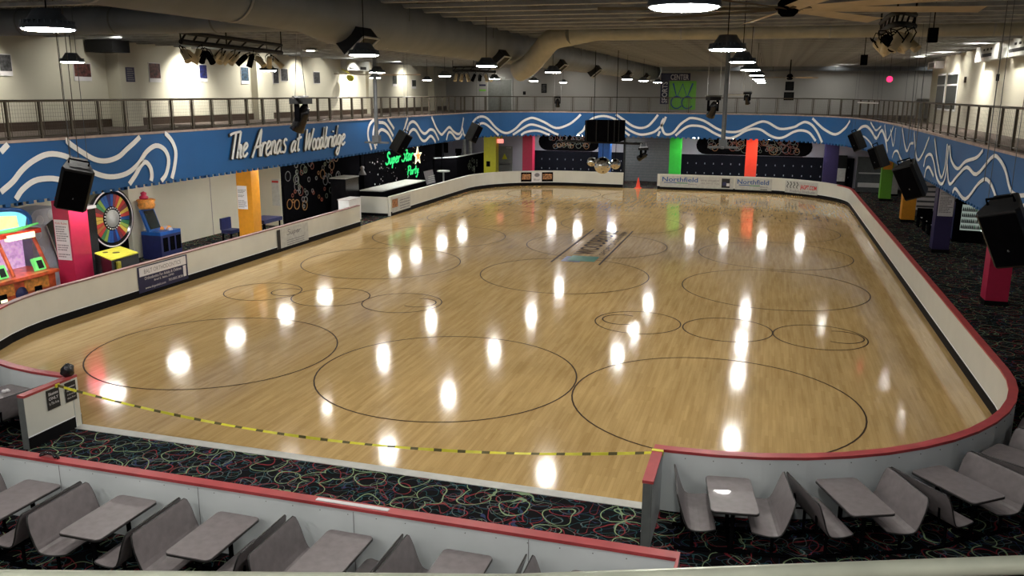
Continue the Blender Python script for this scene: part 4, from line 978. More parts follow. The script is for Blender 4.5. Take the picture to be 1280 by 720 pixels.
p = onY(891, 136, 30); moving_head('stage light on two white rods left of the right ceiling pole', p.x, 30, p.z, 1.0, .5, .6, lens='white')
p = onY(697, 128, 40); moving_head('small stage light hanging before the far railing left of the black box', p.x, 40, p.z, .7, .2, .3)
p = onY(934, 124, 38); moving_head('small stage light on white rods right of the right ceiling pole', p.x, 38, p.z, .7, -.4, .4)
p = onY(804, 192, 38); moving_head('dark stage light hanging before the roll-up door', p.x, 38, p.z-.1, .9, 1.0, 1.1, True, 4.34)
p = onY(919, 118, 38); t = thing('empty_lamp_bar', 'small empty hanging bar on two pale rods by the right pole', 'bar', (p.x, 38, p.z))
mb = MB(); mb.tube([(p.x-.4, 38, p.z), (p.x+.4, 38, p.z)], .03, 0, 6); mb.tube([(p.x-.26, 38, p.z), (p.x-.26, 38, 8.7)], .014, 0, 5); mb.tube([(p.x+.26, 38, p.z), (p.x+.26, 38, 8.7)], .014, 0, 5); mb.build('bar', 'steel', t)
# clusters of can spotlights
K0 = local(thing('can_spotlight', 'x', 'spotlight', (0, 0, 0)))
MB().lathe([(.001, .17), (.05, .17), (.075, .12), (.08, -.17), (.085, -.19), (.075, -.19), (.07, -.15), (.001, -.14)], seg=14).build('can', 'tan', K0)
MB().tube([(-.1, 0, 0), (-.11, 0, .2), (0, 0, .30), (.11, 0, .2), (.1, 0, 0)], .012, 0, 5).build('bracket', 'black', K0)
K1 = dup(K0, (0, -3, 5)); 
for ch in K1.children:
    if ch.name.startswith('can'): ch.data = ch.data.copy(); ch.data.materials[0] = M['black']
used = [False]
def cluster(label, pts, cans, klabel, glabel, z, s=1.):
    t = thing('spotlight_truss', label, 'truss', tuple(pts[0])); sp = smooth(pts, 5)
    mb = MB(); mb.tube(sp, .06, 0, 8); mb.tube([p+Vector((0, 0, .22)) for p in sp], .05, 0, 8)
    for i in range(0, len(sp)-1, 2): mb.tube([sp[i], sp[i+1]+Vector((0, 0, .22))], .025, 0, 4)
    mb.build('bar', 'dark', t)
    mb = MB()
    for i in (0, len(sp)//2, -1): mb.tube([sp[i], (sp[i].x, sp[i].y, 8.75)], .02, 0, 5)
    mb.build('hanger', 'dark', t)
    rnd = random.Random(int(abs(pts[0][0])*10))
    for k in range(cans):
        f = (k+.5)/cans*(len(sp)-1); i = int(f); p = sp[i].lerp(sp[min(i+1, len(sp)-1)], f-i)
        src = K1 if k % 6 in (3, 4) else K0
        o = dup(src, (p.x, p.y, p.z-.30*s), 0, klabel, glabel, s); o.rotation_euler = (rnd.uniform(.3, .9)*rnd.choice((-1, 1)), rnd.uniform(-.5, .7), rnd.uniform(0, 3))
cluster('curved dark lighting truss under the ceiling by the left wall', [onZ(226, 52, 7.62), onZ(262, 56, 7.62), onZ(300, 60, 7.62), onZ(352, 66, 7.62)], 14, 'can spotlight on the curved truss by the left wall', 'can spotlights by the left wall', 7.6)
cluster('short dark lighting truss far off before the grey double door', [onZ(566, 88.5, 7.7), onZ(592, 88.5, 7.7), onZ(619, 90, 7.7)], 7, 'small distant can spotlight before the grey upper door', 'far can spotlights', 7.7, 1.25)
cluster('small curved lighting truss under the ceiling at the upper right', [onZ(1100, 42, 7.85), onZ(1112, 33, 7.85), onZ(1126, 30, 7.85), onZ(1143, 33, 7.85)], 9, 'can spotlight on the small truss at the upper right', 'can spotlights at the upper right', 7.8, 1.1)
for r_ in (K0, K1):
    for ch in list(r_.children): bpy.data.objects.remove(ch)
    bpy.data.objects.remove(r_)

# ------------------------------------------------------------------ upper walls
PL = [((-2, 68, 15, 89), 0, 'pale framed photograph at the left edge of the upper left wall'), ((92, 79, 114, 96), 1, 'poster with dark red figures behind the second lamp on the upper left wall'), ((186, 79, 201, 98), 1, 'poster with an orange figure right of the first pilaster'),
      ((249, 81, 259, 98), 2, 'small poster with a blue figure in the brightest wall light'), ((301, 84, 311, 101), 3, 'small blue-green poster under the can lights on the left wall'), ((341, 85, 348.5, 104), 0, 'narrow black poster right of the second pilaster'), ((351, 86, 360, 101), 0, 'grey poster just right of the narrow black one'),
      ((392, 90, 400, 104), 0, 'grey poster alone in the middle of the upper left wall'), ((491, 94, 496, 105), 4, 'dark small poster beyond the tall left pole'), ((515, 100, 520, 108), 4, 'smallest dark poster near the far end of the left wall')]
for (x0, y0, x1, y1), k, lab in PL:
    a, b = onX(x0, y0, -24.47), onX(x1, y1, -24.47); z1, z0 = a.z, b.z
    if z1 < z0: z0, z1 = z1, z0
    t = thing('wall_poster', lab, 'poster', (-24.47, (a.y+b.y)/2, z0)); big = z0-.16 if k != 0 or x0 < 5 else z0-.03
    MB().box((-24.5, a.y-.03, big), (-24.47, b.y+.03, z1+.03)).build('sheet', 'paper', t); MB().box((-24.47, a.y, z0), (-24.46, b.y, z1)).build('picture', 'p%d' % k, t)
t = thing('wall_sign', 'navy sign with rows of white text on the first left pilaster', 'sign', (-23.89, 28.2, 6.8)); MB().box((-23.9, 27.98, 6.8), (-23.88, 28.45, 7.35)).build('board', 'inkn', t)
mb = MB(); [mb.box((-23.88, 28.04, 6.86+.08*k), (-23.875, 28.40-.03*(k % 3), 6.895+.08*k)) for k in range(6)]; mb.build('lettering', 'ink', t)
t = thing('wall_unit', 'beige wall unit with two dark vents high on the left wall by the pole', 'air conditioner', (-24.3, 48, 7.8))
MB().box((-24.5, 46.7, 7.72), (-24.1, 49.6, 8.35)).build('casing', 'greyl', t); MB().box((-24.1, 46.95, 7.78), (-24.09, 47.6, 7.88)).build('vent', 'dark', t); MB().box((-24.1, 48.4, 7.78), (-24.09, 49.2, 7.95)).build('vent', 'dark', t)
# yellow object by the far fan
p = onX(438, 97, -23.9); t = thing('wall_lantern', 'small yellow hanging lamp in the bright light beyond the left posters', 'lamp', (-23.9, p.y, p.z))
mb = MB(); mb.ball((-23.9, p.y, p.z), .22, 0, 10, 6); mb.tube([(-23.9, p.y, p.z+.2), (-24.45, p.y, p.z+.5)], .03, 0, 5); mb.build('shade', 'ochre', t)
# back upper wall
dr = MB(); dr.box((-21.0, 63.93, FZT), (-19.1, 64, 7.4)); dr.box((-20.06, 63.92, FZT), (-20.04, 63.93, 7.35), 1)
door = struct(dr.build('door_1', ['greyd', 'ink'])); 
mb = MB(); mb.box((-21.08, 63.9, FZT), (-21.0, 64, 7.48)); mb.box((-19.1, 63.9, FZT), (-19.02, 64, 7.48)); mb.box((-21.08, 63.9, 7.4), (-19.02, 64, 7.48)); mb.box((-20.5, 63.86, 7.42), (-19.6, 63.9, 7.62)); mb.build('door_frame', 'greyl', door)
for (z, ma_, lab) in ((7.0, 'inkn', 'small navy sign left of the grey upper door'), (6.62, 'wgreen', 'small green sign left of the grey upper door')):
    tag(MB().box((-21.75, 63.97, z-.07), (-21.22, 64, z+.07)).build('wall_sign', ma_), lab, 'sign')
for x0, x1, z0, z1, lab in ((-16.75, -16.35, 6.45, 7.12, 'tall dark picture on the far wall left of centre'), (-18.2, -18.0, 6.3, 6.55, 'little dark box on the far wall by the grey door'), (.93, 1.5, 6.72, 7.32, 'upper of two black frames on the far wall'), (.88, 1.55, 6.05, 6.6, 'lower of two black frames on the far wall')):
    t = thing('wall_frame', lab, 'frame', ((x0+x1)/2, 63.98, z0)); MB().box((x0, 63.95, z0), (x1, 64, z1)).build('frame', 'black', t); MB().box((x0+.05, 63.94, z0+.05), (x1-.05, 63.95, z1-.05)).build('picture', 'p0' if lab[0] == 't' else 'dark', t)
t = thing('wall_emblem_sign', 'green square emblem sign with navy strips reading sports center', 'sign', (-6.3, 63.9, 5.3))
MB().box((-7.12, 63.92, 5.32), (-5.2, 63.97, 7.35)).build('green_panel', 'wgreen', t)
MB().box((-7.75, 63.9, 5.7), (-7.14, 63.97, 7.9)).build('side_strip', 'inkn', t); MB().box((-7.14, 63.9, 7.37), (-5.65, 63.97, 7.9)).build('top_strip', 'inkn', t)
text('CENTER', (-6.4, 63.89, 7.44), (1, 0, 0), (0, 0, 1), .38, 'paper', t, width=1.3, align='C', th=.004, bold=.02)
text('SPORTS', (-7.26, 63.89, 5.78), (0, 0, 1), (-1, 0, 0), .38, 'paper', t, width=1.5, th=.004, bold=.02)
mb = MB(); X = lambda u, v: Vector((-7.12+1.92*u, 63.905, 5.32+2.03*v))
mb.ribbon([X(.14, .92), X(.30, .42), X(.50, .90), X(.68, .42), X(.87, .92)], .12, None, (0, -1, 0), .01)
for cx in (.30, .70): mb.ribbon([X(cx+.21*math.cos(math.radians(a)), .25+.21*math.sin(math.radians(a))) for a in range(40, 330, 12)], .09, None, (0, -1, 0), .01)
mb.build('monogram', 'inkblue', t)
# right upper wall
for i, (y0, y1) in enumerate(((34.6, 38.2), (30.2, 34.2))):
    t = thing('wall_unit', ('beige wall unit with black vents high on the right wall, farther one', 'beige wall unit with black vents high on the right wall, nearer one at the edge')[i], 'air conditioner', (7.8, (y0+y1)/2, 7.8))
    MB().box((7.6, y0, 7.75), (8.0, y1, 8.5)).build('casing', 'greyl', t)
    mb = MB(); mb.box((7.59, y0+1.0, 7.88), (7.6, y1-1.0, 8.0)); [mb.box((7.59, y0+1.0+.55*k, 8.1), (7.6, y0+1.25+.55*k, 8.18)) for k in range(3)]; mb.build('vent', 'dark', t)
for i, (y0, y1) in enumerate(((45.9, 48.0), (43.0, 45.5))):
    w = struct(MB().box((7.97, y0, 5.75), (8.0, y1, 7.5)).build('window_%d' % (i+1), 'white')); MB().box((7.955, y0+.12, 5.85), (7.97, y1-.12, 6.9)).build('pane', 'glass', w); MB().box((7.955, y0+.12, 6.98), (7.97, y1-.12, 7.4)).build('pane', 'glass', w)
a, b = onX(1169, 79, 7.8), onX(1180, 87, 7.8)
t = thing('exit_box', 'small white framed box sign high at the end of the right wall', 'sign', (7.8, 48, 7.8)); MB().box((7.6, 46.9, 7.75), (7.998, 49.0, 8.1)).build('casing', 'paper', t); MB().box((7.59, 47.2, 7.82), (7.6, 48.7, 8.03)).build('face', 'ink', t)
for y in (35.8, 41.4): tag(MB().box((7.93, y, 7.0), (8.0, y+.18, 7.25)).build('wall_sensor', 'black' if y < 40 else 'brown'), 'small dark wall fixture in the lit part of the right wall' if y < 40 else 'small brown wall fixture left of the lit right wall', 'sensor')
p = onY(1112, 99, 45); t = thing('red_beacon', 'small glowing red round lamp hanging at the far right', 'lamp', (p.x, 45, p.z)); mb = MB(); mb.ball((p.x, 45, p.z), .14, 0, 12, 8); mb.build('bulb', 'redlamp', t); MB().tube([(p.x, 45, p.z+.13), (p.x, 45, 8.7)], .01, 0, 4).build('cable', 'dark', t)
t = thing('hanging_tube_light', 'slim white bar hanging over the far right railing', 'bar', tuple(onY(1084, 128, 46))); a, b = onY(1072, 128, 46), onY(1098, 129, 46)
MB().tube([a, b], .035, 0, 8).build('tube', 'white', t); MB().tube([(b.x-.3, 46, b.z), (b.x-.3, 46, 8.7)], .008, 0, 4).build('cable', 'galv', t)
cams = [((1080, 75), 30), ((1166, 44), 22), ((1160, 44), 22)]
for i, ((px, py), Y) in enumerate(cams[:2]):
    p = onY(px, py, Y); t = thing('ceiling_box_speaker', ('small black box fixture under the ceiling above the far right', 'small black box fixture right of the upper right can lights')[i], 'speaker', (p.x, Y, p.z))
    MB().box((p.x-.1, Y-.1, p.z-.16), (p.x+.1, Y+.1, p.z+.16)).build('cabinet', 'black', t); MB().tube([(p.x, Y, p.z+.15), (p.x, Y, 8.75)], .015, 0, 4).build('stem', 'black', t)
# thin cables hanging from ceiling to the right fascia
for px, y0, Y in ((1162, 30, 22), (1146, 75, 30), (1252, 60, 20)):
    p = onY(px, y0, Y); tag(MB().tube([(p.x, Y, 4.9 if px != 1252 else 4.7), (p.x, Y, 8.75)], .010, 0, 5).build('hanging_cable', 'galv'), {1162: 'long pale cable hanging left of the lit right wall', 1146: 'thin pale cable hanging nearer the far corner on the right', 1252: 'long dark cable hanging close to the right edge of the view'}[px], 'cable')
for px in (72, 83):
    p = onY(px, 60, 16); tag(MB().tube([(p.x, 16, 4.95), (p.x, 16, 8.75)], .010, 0, 5).build('hanging_cable', 'rail'), 'thin cable rising above the left loudspeaker, '+('left one' if px < 80 else 'right one'), 'cable')

# ------------------------------------------------------------------ sign lettering on the left fascia
sg = thing('fascia_sign', 'white brush-script lettering with black shadow on the blue left fascia', 'sign', (FX0, 33, 4.3))
def wordmap(px0, px1, yb0, yb1, yt0, yt1, X):
    def f(u, v):
        px = px0+(px1-px0)*u; yb = yb0+(yb1-yb0)*u; yt = yt0+(yt1-yt0)*u
        return onX(px, yb+(yt-yb)*v, X)
    return f
wl = [('The', 284, 308, 200, 195, 167, 163), ('Arenas', 314, 357, 197, 190, 163, 158), ('at', 362, 374, 190, 188, 166, 160), ('Woodbridge', 380, 430, 188.5, 180.5, 162, 155)]
mb = MB(); mk = MB()
for w, a, b, c_, d_, e_, g_ in wl:
    f = wordmap(a, b, c_, d_, e_, g_, FX0+.04)
    sl = .16
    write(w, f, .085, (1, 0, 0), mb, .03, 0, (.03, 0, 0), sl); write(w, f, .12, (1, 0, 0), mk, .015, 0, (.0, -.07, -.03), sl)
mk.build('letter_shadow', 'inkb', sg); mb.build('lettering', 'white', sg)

# ------------------------------------------------------------------ lower back end
def mural(label, x0, x1, z0, z1, y, seed, n=26):
    t = thing('wall_mural', label, 'mural', ((x0+x1)/2, y, z0)); pts = []
    r = .9
    pts = [(x0+.7, y, z0), (x1-.7, y, z0)]+[(x1-.7+.7*math.sin(a), y, z0+(z1-z0)*(1-math.cos(a))*.5) for a in [PI/8*k for k in range(1, 8)]]+[(x1-.5, y, z1), (x0+.5, y, z1)]+[(x0+.7-.7*math.sin(a), y, z0+(z1-z0)*(1-math.cos(a))*.5) for a in [PI/8*k for k in range(7, 0, -1)]]
    MB().slabp(pts, (0, -1, 0), .02).build('panel', 'black', t)
    rnd = random.Random(seed); mb = MB()
    for k in range(n):
        cx, cz, rr = rnd.uniform(x0+.9, x1-.9), rnd.uniform(z0+.3, z1-.25), rnd.choice((.1, .14, .2, .28)); q_ = [(cx+rr*math.cos(2*PI*i/14), y-.021, cz+rr*math.sin(2*PI*i/14)) for i in range(15)]
        mb.ribbon(q_, .035, None, (0, -1, 0), .004+.0005*k, rnd.randrange(5))
    mb.build('ring_pattern', ['r0', 'r1', 'r2', 'r3', 'r4'], t)
mural('black mural with painted rings on the far wall behind the crimson pillar', -17.0, -12.2, 2.12, 3.45, 64.29, 2, 40)
mural('black mural with painted rings on the far wall behind the bright red pillar', -5.0, 3.1, 2.12, 3.45, 64.29, 5, 60)
rd = thing('roll_up_door', 'grey slatted roll-up door behind the gap in the far barrier', 'door', (-8.4, 64.2, 0))
mb = MB()
for k in range(17): z = k*.205; mb.box((-10.2, 64.18, z+.012), (-6.55, 64.22, z+.2)); mb.box((-10.2, 64.2, z), (-6.55, 64.22, z+.012))
mb.build('slats', 'galv', rd); MB().box((-10.35, 64.1, 0), (-10.2, 64.29, 3.5)).build('side_track', 'dark', rd); MB().box((-6.55, 64.1, 0), (-6.4, 64.29, 3.5)).build('side_track', 'dark', rd)
ed = struct(MB().box((-20.35, 64.2, 0), (-19.1, 64.28, 2.35)).build('door_2', 'greyd'))
MB().box((-20.3, 64.14, .92), (-19.2, 64.2, 1.04)).build('push_bar', 'steel', ed)
mb = MB(); mb.slabp([(-19.95, 64.19, 1.35), (-19.5, 64.19, 1.35), (-19.72, 64.19, 1.8)], (0, -1, 0), .01); mb.build('warning_sign', 'yellow', ed); MB().box((-19.6, 64.14, 2.2), (-19.2, 64.2, 2.3)).build('door_closer', 'steel', ed)
t = thing('exit_sign', 'red lit exit sign above the grey door in the far left corner', 'sign', (-20.2, 63.9, 2.5)); p = onY(619, 177, 61.9)
MB().box((-19.48, 61.5, 2.75), (-19.02, 61.56, 3.05)).build('casing', 'exitm', t); text('EXIT', (-19.25, 61.49, 2.8), (1, 0, 0), (0, 0, 1), .18, 'paper', t, align='C', th=.004)
MB().box((-19.4, 61.5, 3.05), (-19.3, 61.56, 3.3)).build('emergency_lamp', 'ochre', t); MB().box((-19.2, 61.5, 3.05), (-19.1, 61.56, 3.3)).build('emergency_lamp', 'ochre', t); MB().tube([(-19.25, 61.53, 3.05), (-19.25, 61.53, 3.5)], .02, 0, 5).build('stem', 'dark', t)
cn = thing('traffic_cone', 'orange traffic cone standing in the gap before the roll-up door', 'cone', (-8.45, 59.3, 0)); MB().lathe([(.17, .03), (.035, .72), (.03, .74), (.001, .74)], (-8.45, 59.3, 0), 18).build('body', 'cone', cn); MB().prism([(-8.68, 59.07), (-8.22, 59.07), (-8.22, 59.53), (-8.68, 59.53)], 0, .035).build('base', 'cone', cn)

# party room
pm = thing('wall_mural', 'tall black wall mural of painted flowers and rings in the dark left room', 'mural', (-22.62, 40.5, 0)); rnd = random.Random(9)
MB().box((-22.62, 36.6, 0), (-22.56, 44.8, 3.5)).build('panel', 'black', pm); mb = MB()
for k in range(60):
    cy, cz, rr = rnd.gauss(38.0, .6) if k % 2 else rnd.gauss(40.8, .9), rnd.uniform(.7, 3.2), rnd.choice((.09, .12, .16, .24)); cy = min(max(cy, 37), 44.5)
    q_ = [(-22.555, cy+rr*math.cos(2*PI*i/12), cz+rr*math.sin(2*PI*i/12)) for i in range(13)]; mb.ribbon(q_, .035, None, (1, 0, 0), .003+.0004*k, (0, 2, 1, 3, 3)[k % 5])
mb.build('ring_pattern', ['r0', 'r1', 'r2', 'r3', 'r4'], pm)
fr = thing('drinks_cooler', 'black cooler cabinet with a pale top strip in the dark left room', 'cooler', (-21.6, 42.6, 0)); MB().box((-22.2, 40.6, 0), (-21.3, 42.1, 1.95)).build('cabinet', 'gloss', fr); MB().box((-22.2, 40.5, 1.95), (-21.28, 42.15, 2.0)).build('top_strip', 'greyl', fr); MB().box((-21.3, 40.9, .45), (-21.29, 41.8, .65)).build('label', 'ink', fr)
t = thing('figure_cutout', 'small grey rounded cutout standing in the dark left room', 'ornament', (-21.8, 43.6, 1.9)); MB().box((-22.1, 43.2, 0), (-21.5, 44.2, 1.9)).build('stand', 'black', t); mb = MB(); mb.lathe([(.001, .5), (.1, .46), (.13, .38), (.08, .28), (.16, .14), (.22, 0), (.001, 0)], (-21.8, 43.6, 1.9), 12); mb.build('cutout', 'ink', t)
t = thing('white_pedestal', 'small white box stand behind the end of the left barrier', 'stand', (-20.2, 39.0, 0)); MB().box((-20.6, 38.4, 0), (-20.0, 39.7, 1.12)).build('body', 'white', t); MB().box((-20.63, 38.37, 1.12), (-19.97, 39.73, 1.16)).build('top', 'paper', t)
sw = thing('star_wall_panel', 'black panel scattered with white stars behind the neon sign', 'panel', (-22.45, 50, 0)); MB().box((-22.5, 45.3, 0), (-22.45, 54.6, 3.5)).build('panel', 'black', sw); mb = MB(); rnd = random.Random(4)
for k in range(70):
    cy, cz, s_ = rnd.uniform(45.5, 54.4), rnd.uniform(.9, 3.3), rnd.choice((.025, .035, .06)); mb.slabp([(-22.449, cy-s_, cz), (-22.449, cy, cz-s_), (-22.449, cy+s_, cz), (-22.449, cy, cz+s_)], (1, 0, 0), .004)
mb.build('star_pattern', 'paper', sw)
ns = thing('neon_sign', 'glowing green script sign with an orange star on the black star wall', 'sign', (-22.3, 50.5, 2)); mb = MB()
write('Super', wordmap(482, 500, 206, 202, 191, 188, -22.3), .09, (1, 0, 0), mb, .03, 0, (0, 0, 0), .1); write('Star', wordmap(502, 516, 202, 199.5, 187, 183, -22.3), .09, (1, 0, 0), mb, .03, 0, (0, 0, 0), .1); write('Party', wordmap(509, 523, 219, 216, 208, 205, -22.3), .07, (1, 0, 0), mb, .03, 0, (0, 0, 0), .1)
mb.build('script_tubing', 'neon', ns)
c_ = onX(521.5, 195, -22.3); mb = MB(); pts = []
for k in range(10): r_ = (.62, .26)[k % 2]; a_ = PI/2+2*PI*k/10; pts.append((-22.3, c_.y+r_*1.15*math.cos(a_), c_.z+r_*math.sin(a_)))
mb.slabp(pts, (1, 0, 0), .05); st = mb.build('star', 'neonw', ns); mb = MB(); pts = [(-22.245, c_.y+(y-c_.y)*.62, c_.z+(z-c_.z)*.62) for _, y, z in pts]; mb.slabp(pts, (1, 0, 0), .02); mb.build('star_core', 'neono', st)
co_ = thing('service_counter', 'long counter with a pale top and black front behind the far left barrier', 'counter', (-20.4, 44, 0)); MB().box((-21.2, 42.3, 0), (-20.0, 48.3, 1.15)).build('front', 'black', co_); MB().box((-21.3, 42.2, 1.15), (-19.95, 48.4, 1.2)).build('top', 'greyl', co_)
af = thing('chalkboard', 'grey chalkboard sign leaning on the end of the counter', 'sign', (-20.0, 48.6, 1.0)); mb = MB(); mb.slabp([(-19.75, 48.1, .95), (-19.75, 49.5, .95), (-19.95, 49.5, 1.75), (-19.95, 48.1, 1.75)], (1, 0, .25), .03); mb.build('board', 'ink', af)
mb = MB(); [mb.box((-19.73, 48.3, 1.05+.12*k), (-19.70, 49.3, 1.08+.12*k)) for k in range(4)]; mb.build('chalk_lines', 'greyl', af); MB().tube([(-19.9, 48.8, 0), (-19.9, 48.8, 1.0)], .03, 0, 6).build('stand', 'dark', af)
t = thing('small_stool', 'small pale round stool top in the dark room beyond the neon sign', 'stool', (-20.4, 52.6, 0)); MB().lathe([(.001, 1.42), (.42, 1.42), (.42, 1.34), (.001, 1.34)], (-20.4, 52.6, 0), 18).build('seat', 'greyl', t); MB().tube([(-20.4, 52.6, 0), (-20.4, 52.6, 1.34)], .06, 0, 8).build('leg', 'steel', t)
hw = thing('booth_half_wall', 'black half wall with a white cap forming a booth in the far left corner', 'half wall', (-21.5, 58.2, 0))
for i, (p0, p1) in enumerate((((-22.4, 56.0), (-21.3, 57.6)), ((-21.3, 57.6), (-21.1, 63.8)))):
    d = (Vector(p1)-Vector(p0)).normalized()*1; n_ = Vector((-d.y, d.x))*.12
    poly = [p0, p1, (p1[0]+n_.x, p1[1]+n_.y), (p0[0]+n_.x, p0[1]+n_.y)]
    MB().prism(poly, 0, 1.9).build('panel', 'black', hw); MB().prism(poly, 1.9, 1.97).build('cap', 'white', hw)
p = onX(586, 201, -21.05); mb = MB(); rnd = random.Random(6)
for k in range(14): cy, cz = rnd.gauss(60.5, .6), rnd.gauss(1.1, .25); q_ = [(-21.08, cy+.14*math.cos(2*PI*i/10), cz+.14*math.sin(2*PI*i/10)) for i in range(11)]; mb.ribbon(q_, .02, None, (1, 0, 0), .004+.0005*k)
mb.build('painted_rings', 'r1', hw)
wl_ = struct(MB().box((-24.2, 57.0, 0), (-24.1, 64.2, 3.5)).build('wall_booth', 'lilac', origin=(0, 0, 0)))
for i, (px, Y) in enumerate(((580.5, 62.5), (588, 62.8))):
    p = onY(px, 200, Y); tag(MB().tube([(p.x, Y, 0), (p.x, Y, FZB)], .14, 0, 10).build('grey_pipe', 'greyl'), ('left', 'right')[i]+' of two grey vertical pipes in the far left booth', 'pipe')
for i, (px, py) in enumerate(((552, 200), (573, 193))):
    p = onY(px, py, 60.5); t = thing('dark_monitor', ('dark monitor and gear cluttering the left end of the far booth', 'dark small device on the far booth counter')[i], 'monitor', (p.x, 60.5, 1.0)); s_ = (.5, .22)[i]
    MB().box((p.x-s_, 60.4, 2.0), (p.x+s_, 60.6, 2.0+s_*1.5)).build('screen', 'black', t); MB().box((p.x-.12, 60.3, 1.0), (p.x+.12, 60.7, 2.0)).build('stand', 'black', t)

# ------------------------------------------------------------------ arcade side on the left
ar = thing('arcade_machine', 'bright red and orange arcade machine with green control pads at the left edge', 'arcade machine', (-22, 19.9, 0))
def obox(b_, name, ma_, par=ar): MB().box(*b_).build(name, ma_, par)
obox(((-22.7, 18.4, 0), (-21.45, 21.1, .86)), 'cabinet', 'arcr'); obox(((-22.7, 18.35, .86), (-21.3, 21.15, .95)), 'control_deck', 'arcr'); obox(((-22.8, 18.4, .95), (-22.6, 21.1, 2.25)), 'back_panel', 'glowc')
for y in (18.4, 19.7, 21.0): MB().tube([(-21.6, y, .95), (-22.1, y, 2.1)], .06, 0, 6).build('frame_post', 'arcr', ar)
obox(((-22.75, 18.3, 2.08), (-21.9, 21.2, 2.22)), 'header', 'red2'); obox(((-22.0, 19.9, 1.98), (-21.85, 20.9, 2.16)), 'header_light', 'neonw')
mb = MB(); mb.prism([(-22.5, 18.4), (-22.2, 18.4), (-22.2, 20.9), (-22.5, 20.9)], 2.26, 2.28); pts = [(-22.15, 18.5, 2.28), (-22.15, 20.85, 2.28), (-22.15, 20.95, 2.6), (-22.15, 20.6, 2.82), (-22.15, 19.9, 2.9), (-22.15, 18.5, 2.92)]; mb.slabp(pts, (-1, 0, 0), .3); mb.build('marquee', 'glowm', ar)
mb = MB(); mb.tube(smooth([(-22.1, 18.45, 2.95), (-22.1, 19.9, 2.94), (-22.1, 20.65, 2.84), (-22.1, 20.98, 2.6), (-22.1, 21.0, 2.3)], 4), .07, 0, 8); mb.build('marquee_rim', 'bluep', ar)
mb = MB(); pts = [(-22.14, 19.2, 2.33), (-22.14, 20.6, 2.33), (-22.14, 20.55, 2.68), (-22.14, 19.9, 2.75), (-22.14, 19.2, 2.7)]; mb.slabp(pts, (1, 0, 0), .02); mb.build('marquee_picture', 'glowy', ar)
mb = MB(); mb.tube([(-22.05, 19.4, 2.27), (-22.0, 20.3, 2.27), (-22.0, 21.2, 2.36)], [.03, .06, .03], 0, 8); mb.build('marquee_leaf', 'arcg', ar)
for y in (19.35, 20.75): R_ = Matrix.Rotation(math.radians(-20), 3, 'Y'); mb = MB(); mb.box((-21.75, y-.2, .95), (-21.62, y+.15, 1.35), 0, R_); pd_ = mb.build('control_pad', 'arcg', ar); mb = MB(); mb.box((-21.62, y-.12, 1.02), (-21.59, y+.07, 1.28), 0, R_); mb.build('screen', 'glass', pd_)
for y in (19.05, 20.35): obox(((-21.45, y-.45, .45), (-21.42, y+.45, .8)), 'glow_panel', 'fanw'); obox(((-21.42, y-.12, .3), (-21.39, y+.14, .55)), 'coin_door', 'black'); obox(((-21.39, y-.1, .32), (-21.37, y+.12, .40)), 'coin_light', 'neonw')
MB().lathe([(.001, 0), (.22, 0), (.22, .02), (.001, .02)], (-21.44, 19.75, .42), 18, 0, 'x').build('round_emblem', 'navy', ar)
ph = thing('photo_booth', 'tall lavender-grey rounded cabinet with a dark slanted opening left of the crimson pillar', 'cabinet', (-23, 23, 0))
def rpan(y0, y1, z1, r_, x): return [(x, y0, 0), (x, y1, 0)]+[(x, y1-r_+r_*math.cos(a), z1-r_+r_*math.sin(a)) for a in [PI/2*k/6 for k in range(7)]]+[(x, y0+r_-r_*math.sin(a), z1-r_+r_*math.cos(a)) for a in [PI/2*k/6 for k in range(7)]]
MB().slabp(rpan(21.6, 23.3, 2.66, .45, -22.75), (-1, 0, 0), 1.0).build('shell', 'lav', ph)
mb = MB(); mb.slabp([(-22.74, 22.75, .1), (-22.74, 23.25, .1), (-22.74, 23.25, 1.9), (-22.74, 22.9, 2.1), (-22.74, 22.5, 2.25), (-22.74, 22.2, 2.1)], (1, 0, 0), .03); mb.build('opening', 'glass', ph)
mb = MB()
for k, (y, z) in enumerate(((22.0, 2.3), (22.5, 2.44), (21.85, 1.85), (21.9, 1.3), (21.95, .8), (22.1, .35))): mb.lathe([(.13, 0), (.17, 0), (.17, .006), (.13, .006)], (-22.745, y, z), 18, 0, 'x')
mb.build('circle_pattern', 'lav2', ph); MB().tube([(-22.70, 22.2, 2.1), (-22.70, 22.78, .15)], .025, 0, 6).build('rim', 'greyl', ph)
# prize wheel
wh_ = thing('prize_wheel_game', 'huge round prize wheel with coloured wedges above a black and yellow console', 'arcade game', (-23.4, 26.4, 0))
wc = Vector((-23.55, 26.1, 1.76)); rw = 1.14
MB().box((-24.15, 25.5, 0), (-23.75, 27.1, 1.9)).build('stand', 'black', wh_)
MB().lathe([(.001, -.1), (rw*.97, -.1), (rw, 0), (rw, .03), (rw*.93, .03), (rw*.93, .01), (.001, .01)], wc, 48, 0, 'x').build('disc', 'gloss', wh_)
mb = MB(); seq = [0, 6, 4, 1, 0, 3, 2, 5]; NW = 32
for k in range(NW):
    a0, a1 = 2*PI*k/NW, 2*PI*(k+.92)/NW; wd = (0, 1, 4, 0, 1, 0, 4, 3, 5, 3, 3, 6, 2, 4, 0, 1, 1, 0, 7, 0, 2, 6, 3, 3, 5, 3, 4, 0, 1, 6, 2, 3)[k]
    pts = [(wc.x+.012, wc.y+r_*math.cos(a), wc.z+r_*math.sin(a)) for r_, a in ((.46, a0), (.92, a0), (.92, a1), (.46, a1))]; mb.slabp(pts, (1, 0, 0), .008, wd)
mb.build('wedge_pattern', ['w%d' % i for i in range(8)], wh_)
